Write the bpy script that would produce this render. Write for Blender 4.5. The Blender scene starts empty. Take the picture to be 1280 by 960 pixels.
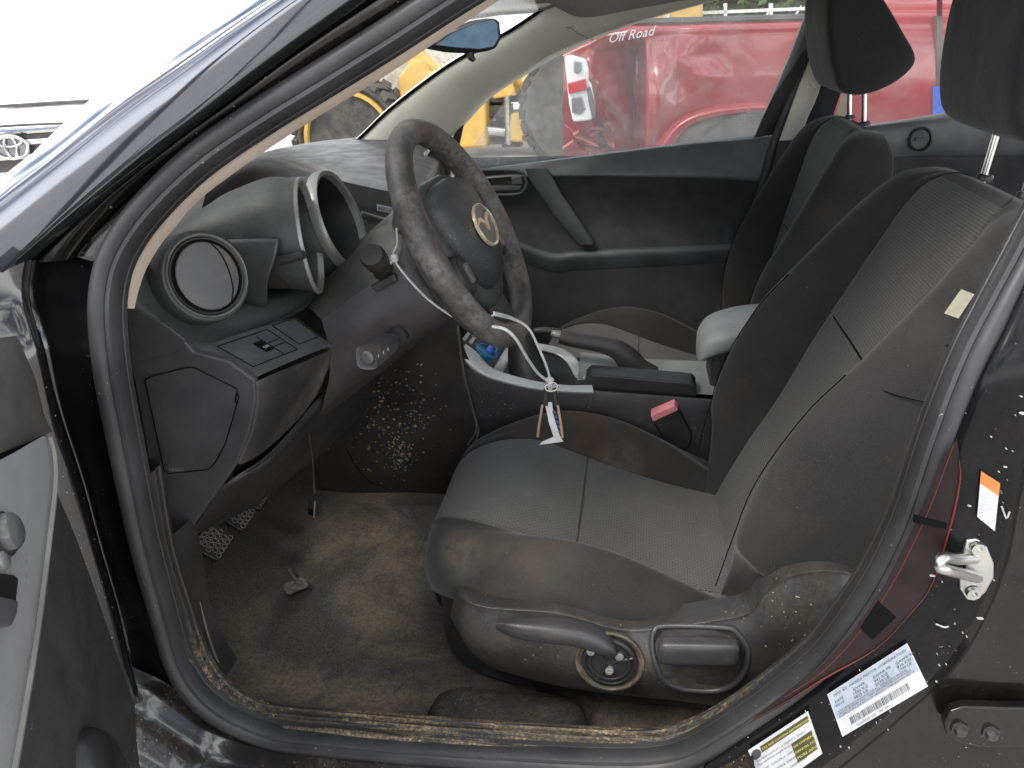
import bpy, bmesh, math, random
from mathutils import Vector as V, Matrix, noise as mnoise
random.seed(7)
R = math.radians
scene = bpy.context.scene
COL = scene.collection

# ------------------------------------------------------------------ survey: camera pose, used to read positions off the photo
CAM = V((0.0, -0.65, 1.26)); YAW, PITCH, ROLL, FPX = R(10.0), R(25.1), R(2.5), 948.0
FW = V((-math.sin(YAW)*math.cos(PITCH), math.cos(YAW)*math.cos(PITCH), -math.sin(PITCH)))
_r0 = V((math.cos(YAW), math.sin(YAW), 0)); _u0 = _r0.cross(FW)
RT = _r0*math.cos(ROLL) - _u0*math.sin(ROLL); UP = _u0*math.cos(ROLL) + _r0*math.sin(ROLL)

def W(px, py, y=None, x=None, z=None, pl=None):
    """world point seen at a photo position, on the real surface y=, x=, z= or plane n.p=d"""
    d = FW + RT*((px-640)/FPX) - UP*((py-480)/FPX)
    if y is not None: t = (y-CAM.y)/d.y
    elif x is not None: t = (x-CAM.x)/d.x
    elif z is not None: t = (z-CAM.z)/d.z
    else:
        n = V(pl[:3]); t = (pl[3]-n.dot(CAM))/n.dot(d)
    return CAM + d*t

def WL(pts, y):
    return [W(p[0], p[1], y=(p[2] if len(p) > 2 else y)) for p in pts]

# ------------------------------------------------------------------ curve + mesh helpers
def _cr(p0, p1, p2, p3, t):
    return 0.5*((2*p1) + (p2-p0)*t + (2*p0-5*p1+4*p2-p3)*t*t + (3*p1-p0-3*p2+p3)*t*t*t)

def crv(pts, n, closed=False):
    """Catmull-Rom through pts, n steps per span; a doubled point is a sharp corner"""
    pts = [V(p) for p in pts]
    if closed:
        k = len(pts); out = []
        for i in range(k):
            for j in range(n):
                out.append(_cr(pts[i-1], pts[i], pts[(i+1) % k], pts[(i+2) % k], j/n))
        return out
    segs = [[pts[0]]]
    for p in pts[1:]:
        if (p-segs[-1][-1]).length < 1e-9: segs.append([p])
        else: segs[-1].append(p)
    out = []
    for s in segs:
        if len(s) == 1:
            if not out or (out[-1]-s[0]).length > 1e-9: out.append(s[0])
            continue
        for i in range(len(s)-1):
            a = s[i-1] if i else 2*s[0]-s[1]
            d = s[i+2] if i+2 < len(s) else 2*s[-1]-s[-2]
            for j in range(n):
                out.append(_cr(a, s[i], s[i+1], d, j/n))
        if s is segs[-1]: out.append(s[-1])
    return out

def resample_grid(rows, nu, nv):
    g = [crv(r, nv) for r in rows]
    m = min(len(r) for r in g); g = [r[:m] for r in g]
    cols = [crv([r[j] for r in g], nu) for j in range(m)]
    k = min(len(c) for c in cols)
    return [[cols[j][i] for j in range(m)] for i in range(k)]

def add_grid(bm, g, closed_v=False, closed_u=False, matf=None):
    uvl = bm.loops.layers.uv.verify()
    vs = [[bm.verts.new(p) for p in r] for r in g]
    nu, nv = len(g), len(g[0])
    us = [0.0]
    for i in range(1, nu): us.append(us[-1] + (g[i][nv//2]-g[i-1][nv//2]).length)
    mid = g[nu//2]; vv = [0.0]
    for j in range(1, nv): vv.append(vv[-1] + (mid[j]-mid[j-1]).length)
    us.append(us[-1] + (g[0][nv//2]-g[-1][nv//2]).length); vv.append(vv[-1] + (mid[0]-mid[-1]).length)
    for i in range(nu if closed_u else nu-1):
        for j in range(nv if closed_v else nv-1):
            a, b, c, d = vs[i][j], vs[(i+1) % nu][j], vs[(i+1) % nu][(j+1) % nv], vs[i][(j+1) % nv]
            try: f = bm.faces.new((a, b, c, d))
            except ValueError: continue
            for l, (p, q) in zip(f.loops, ((i, j), (i+1, j), (i+1, j+1), (i, j+1))):
                l[uvl].uv = (us[min(p, nu)], vv[min(q, nv)])
            if matf: f.material_index = matf(i/max(1, nu-1), j/max(1, nv-1), j)
    return vs

def add_patch(bm, rows, nu=5, nv=5, matf=None):
    return add_grid(bm, resample_grid(rows, nu, nv), matf=matf)

def cap(bm, ring):
    try: bm.faces.new(ring)
    except ValueError: pass

def add_loft(bm, rings, nu=4, nv=3, caps=True, matf=None):
    """closed rings -> smooth skin"""
    rr = [crv(r, nv, closed=True) for r in rings]
    m = len(rr[0]); cols = [crv([r[j] for r in rr], nu) for j in range(m)]
    g = [[cols[j][i] for j in range(m)] for i in range(len(cols[0]))]
    vs = add_grid(bm, g, closed_v=True, matf=matf)
    if caps:
        cap(bm, vs[0]); cap(bm, list(reversed(vs[-1])))
    return vs

def frames(path, up=None, closed=False):
    out = []; n = len(path); prev = None
    for i in range(n):
        if closed: t = path[(i+1) % n]-path[i-1]
        else: t = path[min(i+1, n-1)]-path[max(i-1, 0)]
        t.normalize()
        if up is not None: a = V(up)
        elif prev is None: a = V((0, 0, 1)) if abs(t.z) < .9 else V((1, 0, 0))
        else: a = prev
        b = (a - t*a.dot(t))
        if b.length < 1e-6: b = V((1, 0, 0)) - t*t.x
        b.normalize(); prev = b
        out.append((t, b, t.cross(b).normalized()))
    return out

def add_tube(bm, pts, r, res=10, sub=5, closed=False, up=None, sq=1.0, caps=True):
    """round (or squashed) tube; r number or list per control point"""
    n = len(pts)
    rl = r if isinstance(r, (list, tuple)) else [r]*n
    path = crv(pts, sub, closed) if sub > 1 else [V(p) for p in pts]
    rp = crv([V((q, 0, 0)) for q in rl], sub, closed) if sub > 1 else [V((q, 0, 0)) for q in rl]
    fr = frames(path, up, closed); g = []
    for i, p in enumerate(path):
        t, b, c = fr[i]; q = rp[min(i, len(rp)-1)].x
        g.append([p + b*(math.cos(2*math.pi*k/res)*q) + c*(math.sin(2*math.pi*k/res)*q*sq) for k in range(res)])
    vs = add_grid(bm, g, closed_v=True, closed_u=closed)
    if caps and not closed:
        cap(bm, list(reversed(vs[0]))); cap(bm, vs[-1])
    return vs

def add_sweep(bm, pts, prof, nrm, sub=6, closed_prof=False, resampled=False):
    """profile [(b, n)...] swept on path; nrm(i/n) gives the outward normal, b = n x t"""
    path = pts if resampled else crv(pts, sub)
    g = []; n = len(path)
    for i, p in enumerate(path):
        t = (path[min(i+1, n-1)]-path[max(i-1, 0)]).normalized()
        nn = V(nrm(p)); nn = (nn - t*nn.dot(t)).normalized()
        b = nn.cross(t)
        pr = prof(i/(n-1)) if callable(prof) else prof
        g.append([p + b*q[0] + nn*q[1] for q in pr])
    return add_grid(bm, g, closed_v=closed_prof)

def add_prism(bm, poly, vec):
    vec = V(vec); a = [bm.verts.new(V(p)) for p in poly]; b = [bm.verts.new(V(p)+vec) for p in poly]
    n = len(poly); fs = []
    try:
        fs.append(bm.faces.new(a)); fs.append(bm.faces.new(list(reversed(b))))
        for i in range(n): fs.append(bm.faces.new((a[i], b[i], b[(i+1) % n], a[(i+1) % n])))
    except ValueError: pass
    return fs

def add_poly(bm, poly, mi=0):
    f = bm.faces.new([bm.verts.new(V(p)) for p in poly]); f.material_index = mi; return f

def add_box(bm, c, s, rot=None):
    c = V(c); hx, hy, hz = s[0]/2, s[1]/2, s[2]/2
    M = rot if rot is not None else Matrix.Identity(3)
    vs = [bm.verts.new(c + M @ V((x*hx, y*hy, z*hz))) for x in (-1, 1) for y in (-1, 1) for z in (-1, 1)]
    for q in ((0, 1, 3, 2), (4, 6, 7, 5), (0, 4, 5, 1), (2, 3, 7, 6), (0, 2, 6, 4), (1, 5, 7, 3)):
        bm.faces.new([vs[k] for k in q])

def add_lathe(bm, prof, org, axis, res=32, up=(0, 0, 1), sx=1.0, sy=1.0, caps=True):
    """profile [(radius, along axis)]"""
    axis = V(axis).normalized(); a = V(up); a = (a - axis*a.dot(axis)).normalized(); b = axis.cross(a)
    g = [[V(org) + a*(math.cos(2*math.pi*k/res)*r*sx) + b*(math.sin(2*math.pi*k/res)*r*sy) + axis*h for k in range(res)] for r, h in prof]
    vs = add_grid(bm, g, closed_v=True)
    if caps:
        if prof[0][0] > 1e-5: cap(bm, list(reversed(vs[0])))
        if prof[-1][0] > 1e-5: cap(bm, vs[-1])
    return vs

def add_text(bm, s, org, xd, yd, size, mi=0, align='LEFT', lift=0.0006, shear=0.0):
    cu = bpy.data.curves.new('t', 'FONT'); cu.body = s; cu.size = size; cu.align_x = align; cu.resolution_u = 2; cu.shear = shear
    ob = bpy.data.objects.new('t', cu); COL.objects.link(ob)
    dg = bpy.context.evaluated_depsgraph_get(); dg.update()
    me = ob.evaluated_get(dg).to_mesh()
    xd = V(xd).normalized(); yd = V(yd).normalized(); n = xd.cross(yd).normalized()
    vs = [bm.verts.new(V(org) + xd*v.co.x + yd*v.co.y + n*lift) for v in me.vertices]
    for p in me.polygons:
        try:
            f = bm.faces.new([vs[k] for k in p.vertices]); f.material_index = mi
        except ValueError: pass
    ob.evaluated_get(dg).to_mesh_clear()
    bpy.data.objects.remove(ob); bpy.data.curves.remove(cu)

def NB():
    b = bmesh.new(); b.loops.layers.uv.verify(); return b

def obj(name, bm, mat, parent=None, smooth=40, bevel=0, seg=2, solid=0, sub=0, off=-1, recalc=True, merge=1e-5):
    if merge: bmesh.ops.remove_doubles(bm, verts=bm.verts, dist=merge)
    if recalc: bmesh.ops.recalc_face_normals(bm, faces=bm.faces)
    me = bpy.data.meshes.new(name); bm.to_mesh(me); bm.free()
    for m in (mat if isinstance(mat, (list, tuple)) else [mat]): me.materials.append(m)
    me.shade_smooth()
    if smooth < 180: me.set_sharp_from_angle(angle=R(smooth))
    o = bpy.data.objects.new(name, me); COL.objects.link(o)
    if parent is not None: o.parent = parent
    if solid:
        k = o.modifiers.new('solid', 'SOLIDIFY'); k.thickness = solid; k.offset = off
    if bevel:
        k = o.modifiers.new('bevel', 'BEVEL'); k.width = bevel; k.segments = seg; k.limit_method = 'ANGLE'; k.angle_limit = R(35); k.harden_normals = True
    if sub:
        k = o.modifiers.new('sub', 'SUBSURF'); k.levels = k.render_levels = sub
    return o

def empty(name, parent=None, loc=(0, 0, 0)):
    o = bpy.data.objects.new(name, None); COL.objects.link(o); o.location = loc; o.empty_display_size = .05
    if parent is not None: o.parent = parent
    return o

def tag(o, label=None, cat=None, group=None, kind=None):
    if label: o['label'] = label
    if cat: o['category'] = cat
    if group: o['group'] = group
    if kind: o['kind'] = kind
    return o
# ------------------------------------------------------------------ materials
def _mat(name):
    m = bpy.data.materials.new(name); m.use_nodes = True
    nt = m.node_tree; nt.nodes.clear()
    out = nt.nodes.new('ShaderNodeOutputMaterial'); b = nt.nodes.new('ShaderNodeBsdfPrincipled')
    nt.links.new(b.outputs[0], out.inputs[0])
    return m, nt, b, out

def _n(nt, t, **k):
    n = nt.nodes.new(t)
    for a, v in k.items(): setattr(n, a, v)
    return n

def _noise(nt, co, scale, detail=4, rough=.6, dist=0):
    n = _n(nt, 'ShaderNodeTexNoise'); n.inputs['Scale'].default_value = scale; n.inputs['Detail'].default_value = detail
    n.inputs['Roughness'].default_value = rough; n.inputs['Distortion'].default_value = dist
    nt.links.new(co, n.inputs['Vector']); return n.outputs['Fac']

def _ramp(nt, f, a, b, va=0.0, vb=1.0):
    n = _n(nt, 'ShaderNodeMapRange'); n.interpolation_type = 'SMOOTHSTEP'
    for k, v in zip(('From Min', 'From Max', 'To Min', 'To Max'), (a, b, va, vb)): n.inputs[k].default_value = v
    nt.links.new(f, n.inputs['Value']); return n.outputs[0]

def _math(nt, op, a, b=None):
    n = _n(nt, 'ShaderNodeMath', operation=op); n.use_clamp = False
    for i, q in enumerate((a, b)):
        if q is None: continue
        if isinstance(q, (int, float)): n.inputs[i].default_value = q
        else: nt.links.new(q, n.inputs[i])
    return n.outputs[0]

def _mix(nt, f, a, b):
    n = _n(nt, 'ShaderNodeMix', data_type='RGBA')
    if isinstance(f, (int, float)): n.inputs[0].default_value = f
    else: nt.links.new(f, n.inputs[0])
    for i, q in ((6, a), (7, b)):
        if isinstance(q, tuple): n.inputs[i].default_value = (*q[:3], 1)
        else: nt.links.new(q, n.inputs[i])
    return n.outputs[2]

def _pos(nt): return _n(nt, 'ShaderNodeNewGeometry').outputs['Position']
def _objc(nt): return _n(nt, 'ShaderNodeTexCoord').outputs['Object']

def plastic(name, col, rough=.5, grain=0.0, gscale=900, dust=0.0, dcol=(.22, .19, .15), dscale=5.0, speck=0.0, scol=(.45, .38, .28), coat=0, metal=0, spec=.5, up=0.0, var=.25):
    """moulded plastic / paint / metal with leather grain, dust film in patches and scattered specks"""
    m, nt, b, out = _mat(name); L = nt.links.new; co = _pos(nt)
    big = _noise(nt, co, dscale, 5, .65)
    c = _mix(nt, _ramp(nt, _noise(nt, co, 9, 3), .3, .7), tuple(q*(1-var) for q in col), tuple(q*(1+var) for q in col))
    r = _ramp(nt, _noise(nt, co, 23, 4), .3, .7, max(.02, rough*.82), min(1, rough*1.15))
    if dust:
        f = _ramp(nt, big, .38, .72, dust*.15, dust)
        if up:
            sx = _n(nt, 'ShaderNodeSeparateXYZ'); L(_n(nt, 'ShaderNodeNewGeometry').outputs['Normal'], sx.inputs[0])
            f = _math(nt, 'MULTIPLY', f, _ramp(nt, sx.outputs[2], -.1, .9, 1-up, 1.0))
        fine = _ramp(nt, _noise(nt, co, 160, 3, .7), .3, .7, .55, 1.3)
        f = _math(nt, 'MULTIPLY', f, fine)
        c = _mix(nt, f, c, dcol); r = _math(nt, 'MAXIMUM', r, _math(nt, 'MULTIPLY', f, .9))
    if speck:
        s = _ramp(nt, _noise(nt, co, 260, 2, .5), .72-.04*speck, .76-.04*speck)
        s = _math(nt, 'MULTIPLY', s, _ramp(nt, _noise(nt, co, 11, 3), .42, .62))
        c = _mix(nt, s, c, scol); r = _math(nt, 'MAXIMUM', r, _math(nt, 'MULTIPLY', s, .8))
    L(c, b.inputs['Base Color']); L(r, b.inputs['Roughness'])
    b.inputs['Metallic'].default_value = metal; b.inputs['Specular IOR Level'].default_value = spec
    if coat:
        b.inputs['Coat Weight'].default_value = coat; b.inputs['Coat Roughness'].default_value = .04
    if grain:
        vo = _n(nt, 'ShaderNodeTexVoronoi', feature='SMOOTH_F1'); vo.inputs['Scale'].default_value = gscale; L(co, vo.inputs['Vector'])
        bp = _n(nt, 'ShaderNodeBump'); bp.inputs['Strength'].default_value = grain; bp.inputs['Distance'].default_value = .0006
        L(vo.outputs['Distance'], bp.inputs['Height']); L(bp.outputs[0], b.inputs['Normal'])
    return m

def fabric(name, col, knit=False, stain=0.0, scol=(.20, .15, .10), cell=.0042, ridge_u=True):
    m, nt, b, out = _mat(name); L = nt.links.new; co = _objc(nt)
    c = _mix(nt, _ramp(nt, _noise(nt, co, 7, 4), .3, .7), tuple(q*.8 for q in col), tuple(q*1.2 for q in col))
    fz = _noise(nt, co, 700, 2, .7)
    c = _mix(nt, _ramp(nt, fz, .3, .75, 0, .55), c, tuple(min(1, q*2.1) for q in col))
    hgt = fz
    if knit:
        uv = _n(nt, 'ShaderNodeUVMap').outputs[0]
        mp = _n(nt, 'ShaderNodeMapping'); mp.inputs['Scale'].default_value = (1/cell, 1/cell, 1)
        if not ridge_u: mp.inputs['Rotation'].default_value = (0, 0, R(90))
        L(uv, mp.inputs['Vector'])
        br = _n(nt, 'ShaderNodeTexBrick'); br.offset = .5; br.inputs['Scale'].default_value = 1.0
        br.inputs['Brick Width'].default_value = 2.2; br.inputs['Row Height'].default_value = 1.0; br.inputs['Mortar Size'].default_value = .2; br.inputs['Mortar Smooth'].default_value = .8
        br.inputs['Color1'].default_value = br.inputs['Color2'].default_value = (1, 1, 1, 1); br.inputs['Mortar'].default_value = (0, 0, 0, 1)
        L(mp.outputs[0], br.inputs['Vector'])
        bw = br.outputs['Fac']
        c = _mix(nt, _math(nt, 'MULTIPLY', bw, .72), c, tuple(q*.35 for q in col))
        hgt = _math(nt, 'ADD', _math(nt, 'MULTIPLY', bw, -1.6), _math(nt, 'MULTIPLY', fz, .5))
    if stain:
        f = _math(nt, 'MULTIPLY', _ramp(nt, _noise(nt, co, 6.5, 5, .65, .6), .48, .74, 0, stain), _ramp(nt, _noise(nt, co, 90, 3), .3, .7, .6, 1.2))
        c = _mix(nt, f, c, scol)
    lint = _ramp(nt, _noise(nt, co, 330, 1, .4), .80, .83)
    c = _mix(nt, _math(nt, 'MULTIPLY', lint, .5), c, (.35, .33, .3))
    L(c, b.inputs['Base Color']); b.inputs['Roughness'].default_value = .92; b.inputs['Specular IOR Level'].default_value = .2
    b.inputs['Sheen Weight'].default_value = .16; b.inputs['Sheen Roughness'].default_value = .45
    bp = _n(nt, 'ShaderNodeBump'); bp.inputs['Strength'].default_value = .55; bp.inputs['Distance'].default_value = .0014 if knit else .0006
    L(hgt, bp.inputs['Height'])
    wr = _n(nt, 'ShaderNodeBump'); wr.inputs['Strength'].default_value = .42; wr.inputs['Distance'].default_value = .009
    L(_noise(nt, co, 10, 4, .5, .3), wr.inputs['Height']); L(wr.outputs[0], bp.inputs['Normal']); L(bp.outputs[0], b.inputs['Normal'])
    return m

def carpet(name, col=(.018, .017, .016), dirt=.8):
    m, nt, b, out = _mat(name); L = nt.links.new; co = _pos(nt)
    fz = _noise(nt, co, 420, 3, .75)
    c = _mix(nt, _ramp(nt, fz, .3, .72), tuple(q*.5 for q in col), tuple(q*2.0 for q in col))
    f = _ramp(nt, _noise(nt, co, 4.6, 6, .62, .5), .40, .68, .05, dirt)
    f = _math(nt, 'MULTIPLY', f, _ramp(nt, _noise(nt, co, 130, 4, .75), .34, .66, .45, 1.15))
    sx = _n(nt, 'ShaderNodeSeparateXYZ'); L(co, sx.inputs[0])
    f = _math(nt, 'MULTIPLY', f, _ramp(nt, sx.outputs[0], -.95, -.6, .35, 1.0))
    c = _mix(nt, f, c, (.36, .29, .21))
    g = _ramp(nt, _noise(nt, co, 300, 2, .5), .68, .72)
    g = _math(nt, 'MULTIPLY', g, _ramp(nt, _noise(nt, co, 8, 3), .46, .62))
    c = _mix(nt, g, c, (.34, .26, .15))
    L(c, b.inputs['Base Color']); b.inputs['Roughness'].default_value = 1; b.inputs['Specular IOR Level'].default_value = .1
    bp = _n(nt, 'ShaderNodeBump'); bp.inputs['Strength'].default_value = .9; bp.inputs['Distance'].default_value = .003
    L(fz, bp.inputs['Height']); L(bp.outputs[0], b.inputs['Normal'])
    return m

def glass(name, haze=.12, tint=(.93, .97, .95), dirt=.15, hcol=(.8, .82, .8)):
    m = bpy.data.materials.new(name); m.use_nodes = True; nt = m.node_tree; nt.nodes.clear(); L = nt.links.new
    out = nt.nodes.new('ShaderNodeOutputMaterial'); co = _pos(nt)
    tr = _n(nt, 'ShaderNodeBsdfTransparent'); tr.inputs[0].default_value = (*tint, 1)
    gl = _n(nt, 'ShaderNodeBsdfGlossy'); gl.inputs['Roughness'].default_value = .02; gl.inputs[0].default_value = (1, 1, 1, 1)
    fr = _n(nt, 'ShaderNodeFresnel'); fr.inputs[0].default_value = 1.45
    m1 = _n(nt, 'ShaderNodeMixShader'); L(fr.outputs[0], m1.inputs[0]); L(tr.outputs[0], m1.inputs[1]); L(gl.outputs[0], m1.inputs[2])
    df = _n(nt, 'ShaderNodeBsdfDiffuse'); df.inputs[0].default_value = (*hcol, 1)
    tl = _n(nt, 'ShaderNodeBsdfTranslucent'); tl.inputs[0].default_value = (*hcol, 1)
    ad = _n(nt, 'ShaderNodeMixShader'); ad.inputs[0].default_value = .5; L(df.outputs[0], ad.inputs[1]); L(tl.outputs[0], ad.inputs[2])
    f = _ramp(nt, _noise(nt, co, 7, 5, .6, .7), .35, .75, haze*.7, haze+dirt)
    f = _math(nt, 'MULTIPLY', f, _ramp(nt, _noise(nt, co, 60, 3, .6), .3, .7, .93, 1.07))
    m2 = _n(nt, 'ShaderNodeMixShader'); L(f, m2.inputs[0]); L(m1.outputs[0], m2.inputs[1]); L(ad.outputs[0], m2.inputs[2])
    L(m2.outputs[0], out.inputs[0])
    return m

def flat(name, col, rough=.6, metal=0, spec=.5):
    m, nt, b, out = _mat(name)
    b.inputs['Base Color'].default_value = (*col, 1); b.inputs['Roughness'].default_value = rough; b.inputs['Metallic'].default_value = metal
    b.inputs['Specular IOR Level'].default_value = spec
    L = nt.links.new; co = _pos(nt)
    c = _mix(nt, _ramp(nt, _noise(nt, co, 40, 4), .3, .7), tuple(q*.85 for q in col), tuple(min(1, q*1.12) for q in col)); L(c, b.inputs['Base Color'])
    return m

M = {}
M['paint'] = plastic('black_paint', (.004, .004, .005), .16, dust=.06, dcol=(.2, .18, .16), dscale=6, speck=.25, scol=(.5, .5, .48), coat=1, spec=.5)
M['paint_clean'] = plastic('black_paint_clean', (.004, .0045, .006), .12, dust=.03, coat=1, dscale=3)
M['paint_sheen'] = plastic('sky_lit_paint', (.13, .14, .165), .08, dust=.06, dcol=(.3, .3, .3), dscale=4, coat=1, metal=.85, var=.05)  # sky sheen on the black pillar put into a lighter metallic base colour
M['paint_dirty'] = plastic('black_paint_dirty', (.004, .004, .004), .2, dust=.12, dcol=(.10, .085, .07), dscale=9, speck=.7, scol=(.3, .27, .22), coat=.3, spec=.3)
M['redpaint'] = plastic('old_red_paint', (.10, .008, .008), .3, dust=.1)
M['paint_dark'] = plastic('shaded_black_paint', (.004, .004, .005), .2, dust=.05, dcol=(.15, .14, .12), dscale=8, speck=.1, coat=.08, spec=.14)  # same black paint, shine lowered to stand in for blocked reflections
M['sandy'] = plastic('sandy_dark_plastic', (.016, .0155, .015), .5, dust=.2, dcol=(.2, .15, .09), dscale=12, speck=.9, scol=(.34, .25, .14))
M['seal'] = plastic('rubber_seal', (.028, .028, .03), .5, dust=.16, dcol=(.12, .115, .11), dscale=12, speck=-.2)
M['rubber'] = plastic('black_rubber', (.012, .012, .013), .45, dust=.1)
M['dash'] = plastic('dash_plastic', (.034, .0355, .035), .48, grain=.5, gscale=900, dust=.2, dcol=(.19, .19, .175), up=.7)
M['dash_dark'] = plastic('dark_plastic', (.017, .017, .018), .5, grain=.35, gscale=800, dust=.1, dcol=(.14, .12, .1), dscale=6)
M['end'] = plastic('end_panel_plastic', (.034, .034, .037), .55, grain=.5, gscale=1000, dust=.08)
M['panel'] = plastic('switch_panel_plastic', (.058, .058, .062), .34, dust=.25, dcol=(.16, .16, .165), dscale=14, speck=.5, scol=(.3, .28, .26))
M['black'] = flat('black_void', (.004, .004, .004), .8, spec=.1)
M['trim'] = plastic('seat_trim_plastic', (.026, .026, .0275), .4, grain=.6, gscale=700, dust=.3, dcol=(.14, .115, .085), dscale=10, speck=.5)
M['lever'] = plastic('lever_plastic', (.036, .0365, .039), .36, grain=.5, gscale=700, dust=.12)
def smear_mat():
    m = plastic('mud_smeared_plastic', (.017, .016, .017), .5, dust=.18, dcol=(.13, .09, .05), dscale=4.5); nt = m.node_tree; L = nt.links.new
    b = [n for n in nt.nodes if n.type == 'BSDF_PRINCIPLED'][0]; src = b.inputs['Base Color'].links[0].from_socket
    co = _pos(nt); d = _n(nt, 'ShaderNodeVectorMath', operation='DISTANCE'); L(co, d.inputs[0]); d.inputs[1].default_value = W(503, 572, y=.665)
    mp = _n(nt, 'ShaderNodeMapping'); mp.inputs['Scale'].default_value = (60, 60, 14); L(co, mp.inputs['Vector'])
    f = _math(nt, 'MULTIPLY', _ramp(nt, d.outputs['Value'], .02, .11, 1, 0), _ramp(nt, _noise(nt, mp.outputs[0], 1.0, 5, .7), .46, .66))
    d2 = _n(nt, 'ShaderNodeVectorMath', operation='DISTANCE'); L(co, d2.inputs[0]); d2.inputs[1].default_value = W(478, 515, y=.65)
    f2 = _math(nt, 'MULTIPLY', _ramp(nt, d2.outputs['Value'], .03, .16, .5, 0), _ramp(nt, _noise(nt, co, 28, 6, .75), .52, .66))
    c = _mix(nt, _math(nt, 'MAXIMUM', f, f2), src, (.19, .125, .065)); L(c, b.inputs['Base Color']); return m
M['specked'] = smear_mat()
M['console'] = plastic('console_plastic', (.02, .019, .021), .55, grain=.7, gscale=700, dust=.14, dcol=(.15, .12, .1), speck=.25)
M['specked'] = plastic('mud_specked_plastic', (.017, .016, .017), .5, dust=.25, dcol=(.13, .09, .05), dscale=4.5)
M['cream'] = plastic('cream_trim', (.66, .65, .58), .6, dust=.12, dcol=(.35, .33, .28), dscale=4, var=.06)
M['beige'] = plastic('beige_trim', (.46, .38, .31), .65, dust=.1, dcol=(.3, .24, .18), var=.08)
M['liner'] = plastic('grey_headliner', (.30, .29, .27), .9, dust=.15, grain=.3, gscale=500, var=.06)
M['ddoor'] = plastic('door_grey_plastic', (.06, .066, .068), .5, grain=.5, gscale=900, dust=.12, dcol=(.2, .2, .2), up=.5)
M['ddark'] = plastic('door_dark_insert', (.03, .03, .0315), .7, grain=.4, gscale=700, dust=.05, dcol=(.15, .15, .15))
M['dooru'] = plastic('door_ledge_grey', (.085, .089, .092), .42, grain=.4, gscale=900, dust=.15, dcol=(.22, .23, .24))
M['switch'] = plastic('switch_plate', (.27, .27, .28), .32, dust=.4, dcol=(.3, .3, .31), dscale=8, var=.1)
M['silver'] = plastic('silver_trim', (.48, .49, .485), .4, dust=.35, dcol=(.35, .33, .3), metal=.2, var=.1, speck=.5)
M['chrome'] = plastic('chrome', (.75, .75, .73), .15, dust=.1, metal=1, var=.05)
M['steel'] = plastic('zinc_steel', (.55, .55, .53), .32, dust=.35, dcol=(.3, .29, .26), metal=1, dscale=30)
M['gold'] = plastic('worn_gold_chrome', (.66, .58, .42), .3, dust=.12, metal=.6, dscale=30)
M['bolster'] = fabric('bolster_cloth', (.0235, .023, .023), stain=.06)
M['bolster_s'] = fabric('bolster_cloth_stained', (.0235, .0228, .0222), stain=.26, scol=(.085, .066, .05))
def brown_stain(m, spots):
    nt = m.node_tree; L = nt.links.new; b = [n for n in nt.nodes if n.type == 'BSDF_PRINCIPLED'][0]; c = b.inputs['Base Color'].links[0].from_socket; co = _pos(nt)
    for p, r, amt, col, sc in spots:
        d = _n(nt, 'ShaderNodeVectorMath', operation='DISTANCE'); L(co, d.inputs[0]); d.inputs[1].default_value = p
        f = _math(nt, 'MULTIPLY', _ramp(nt, d.outputs['Value'], r*.15, r, amt, 0), _ramp(nt, _noise(nt, co, sc, 5, .65), .32, .62, .2, 1))
        c = _mix(nt, f, c, col)
    L(c, b.inputs['Base Color'])
brown_stain(M['bolster_s'], [(W(745, 545, y=.62), .20, .75, (.072, .046, .03), 12), (W(672, 572, y=.60), .07, .8, (.16, .075, .03), 40), (W(770, 580, y=.60), .07, .5, (.16, .14, .13), 30), (W(640, 700, y=.2), .12, .25, (.11, .09, .07), 14), (W(575, 690, y=.24), .06, .5, (.16, .125, .09), 30)])
M['knit'] = fabric('ribbed_seat_cloth', (.098, .096, .092), knit=True, stain=.3, scol=(.11, .09, .065))
M['knit_b'] = fabric('ribbed_back_cloth', (.060, .0595, .059), knit=True, stain=.1, ridge_u=False)
M['headcloth'] = fabric('headrest_cloth', (.021, .021, .022), stain=.03)
M['carpet'] = carpet('dirty_carpet', (.078, .073, .067), .72)
M['carpet2'] = carpet('grey_carpet', (.03, .03, .03), .35)
M['glass'] = glass('door_glass', .24, dirt=.08)
M['wind'] = glass('windscreen_glass', .25, tint=(.93, .955, .94), dirt=.08)
M['glass2'] = glass('vehicle_glass', .06, tint=(.25, .28, .28), dirt=.05)
M['white'] = flat('white_plastic', (.62, .62, .6), .4)
M['label'] = flat('label_white', (.52, .53, .55), .45)
M['label_b'] = flat('label_bluish', (.34, .38, .45), .45)
M['ink'] = flat('label_ink', (.05, .05, .06), .6)
M['inkgrey'] = flat('label_grey_ink', (.18, .19, .22), .6)
M['orange'] = flat('label_orange', (.85, .19, .03), .5)
M['yellowl'] = flat('label_yellow', (.62, .56, .08), .5)
M['olive'] = flat('label_olive', (.06, .055, .02), .5)
M['pink'] = flat('faded_red_button', (.62, .2, .22), .4)
M['tagy'] = flat('tag_ivory', (.42, .40, .30), .6)
M['blue'] = flat('blue_plastic', (.03, .09, .45), .4)
M['wire_b'] = flat('blue_wire', (.03, .13, .25), .4)
M['arm'] = plastic('armrest_vinyl', (.26, .265, .26), .5, grain=.6, gscale=700, dust=.3, dcol=(.12, .11, .1), dscale=18)
M['leaf'] = plastic('dry_leaf', (.22, .2, .18), .9, dust=.4, dscale=40)

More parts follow.
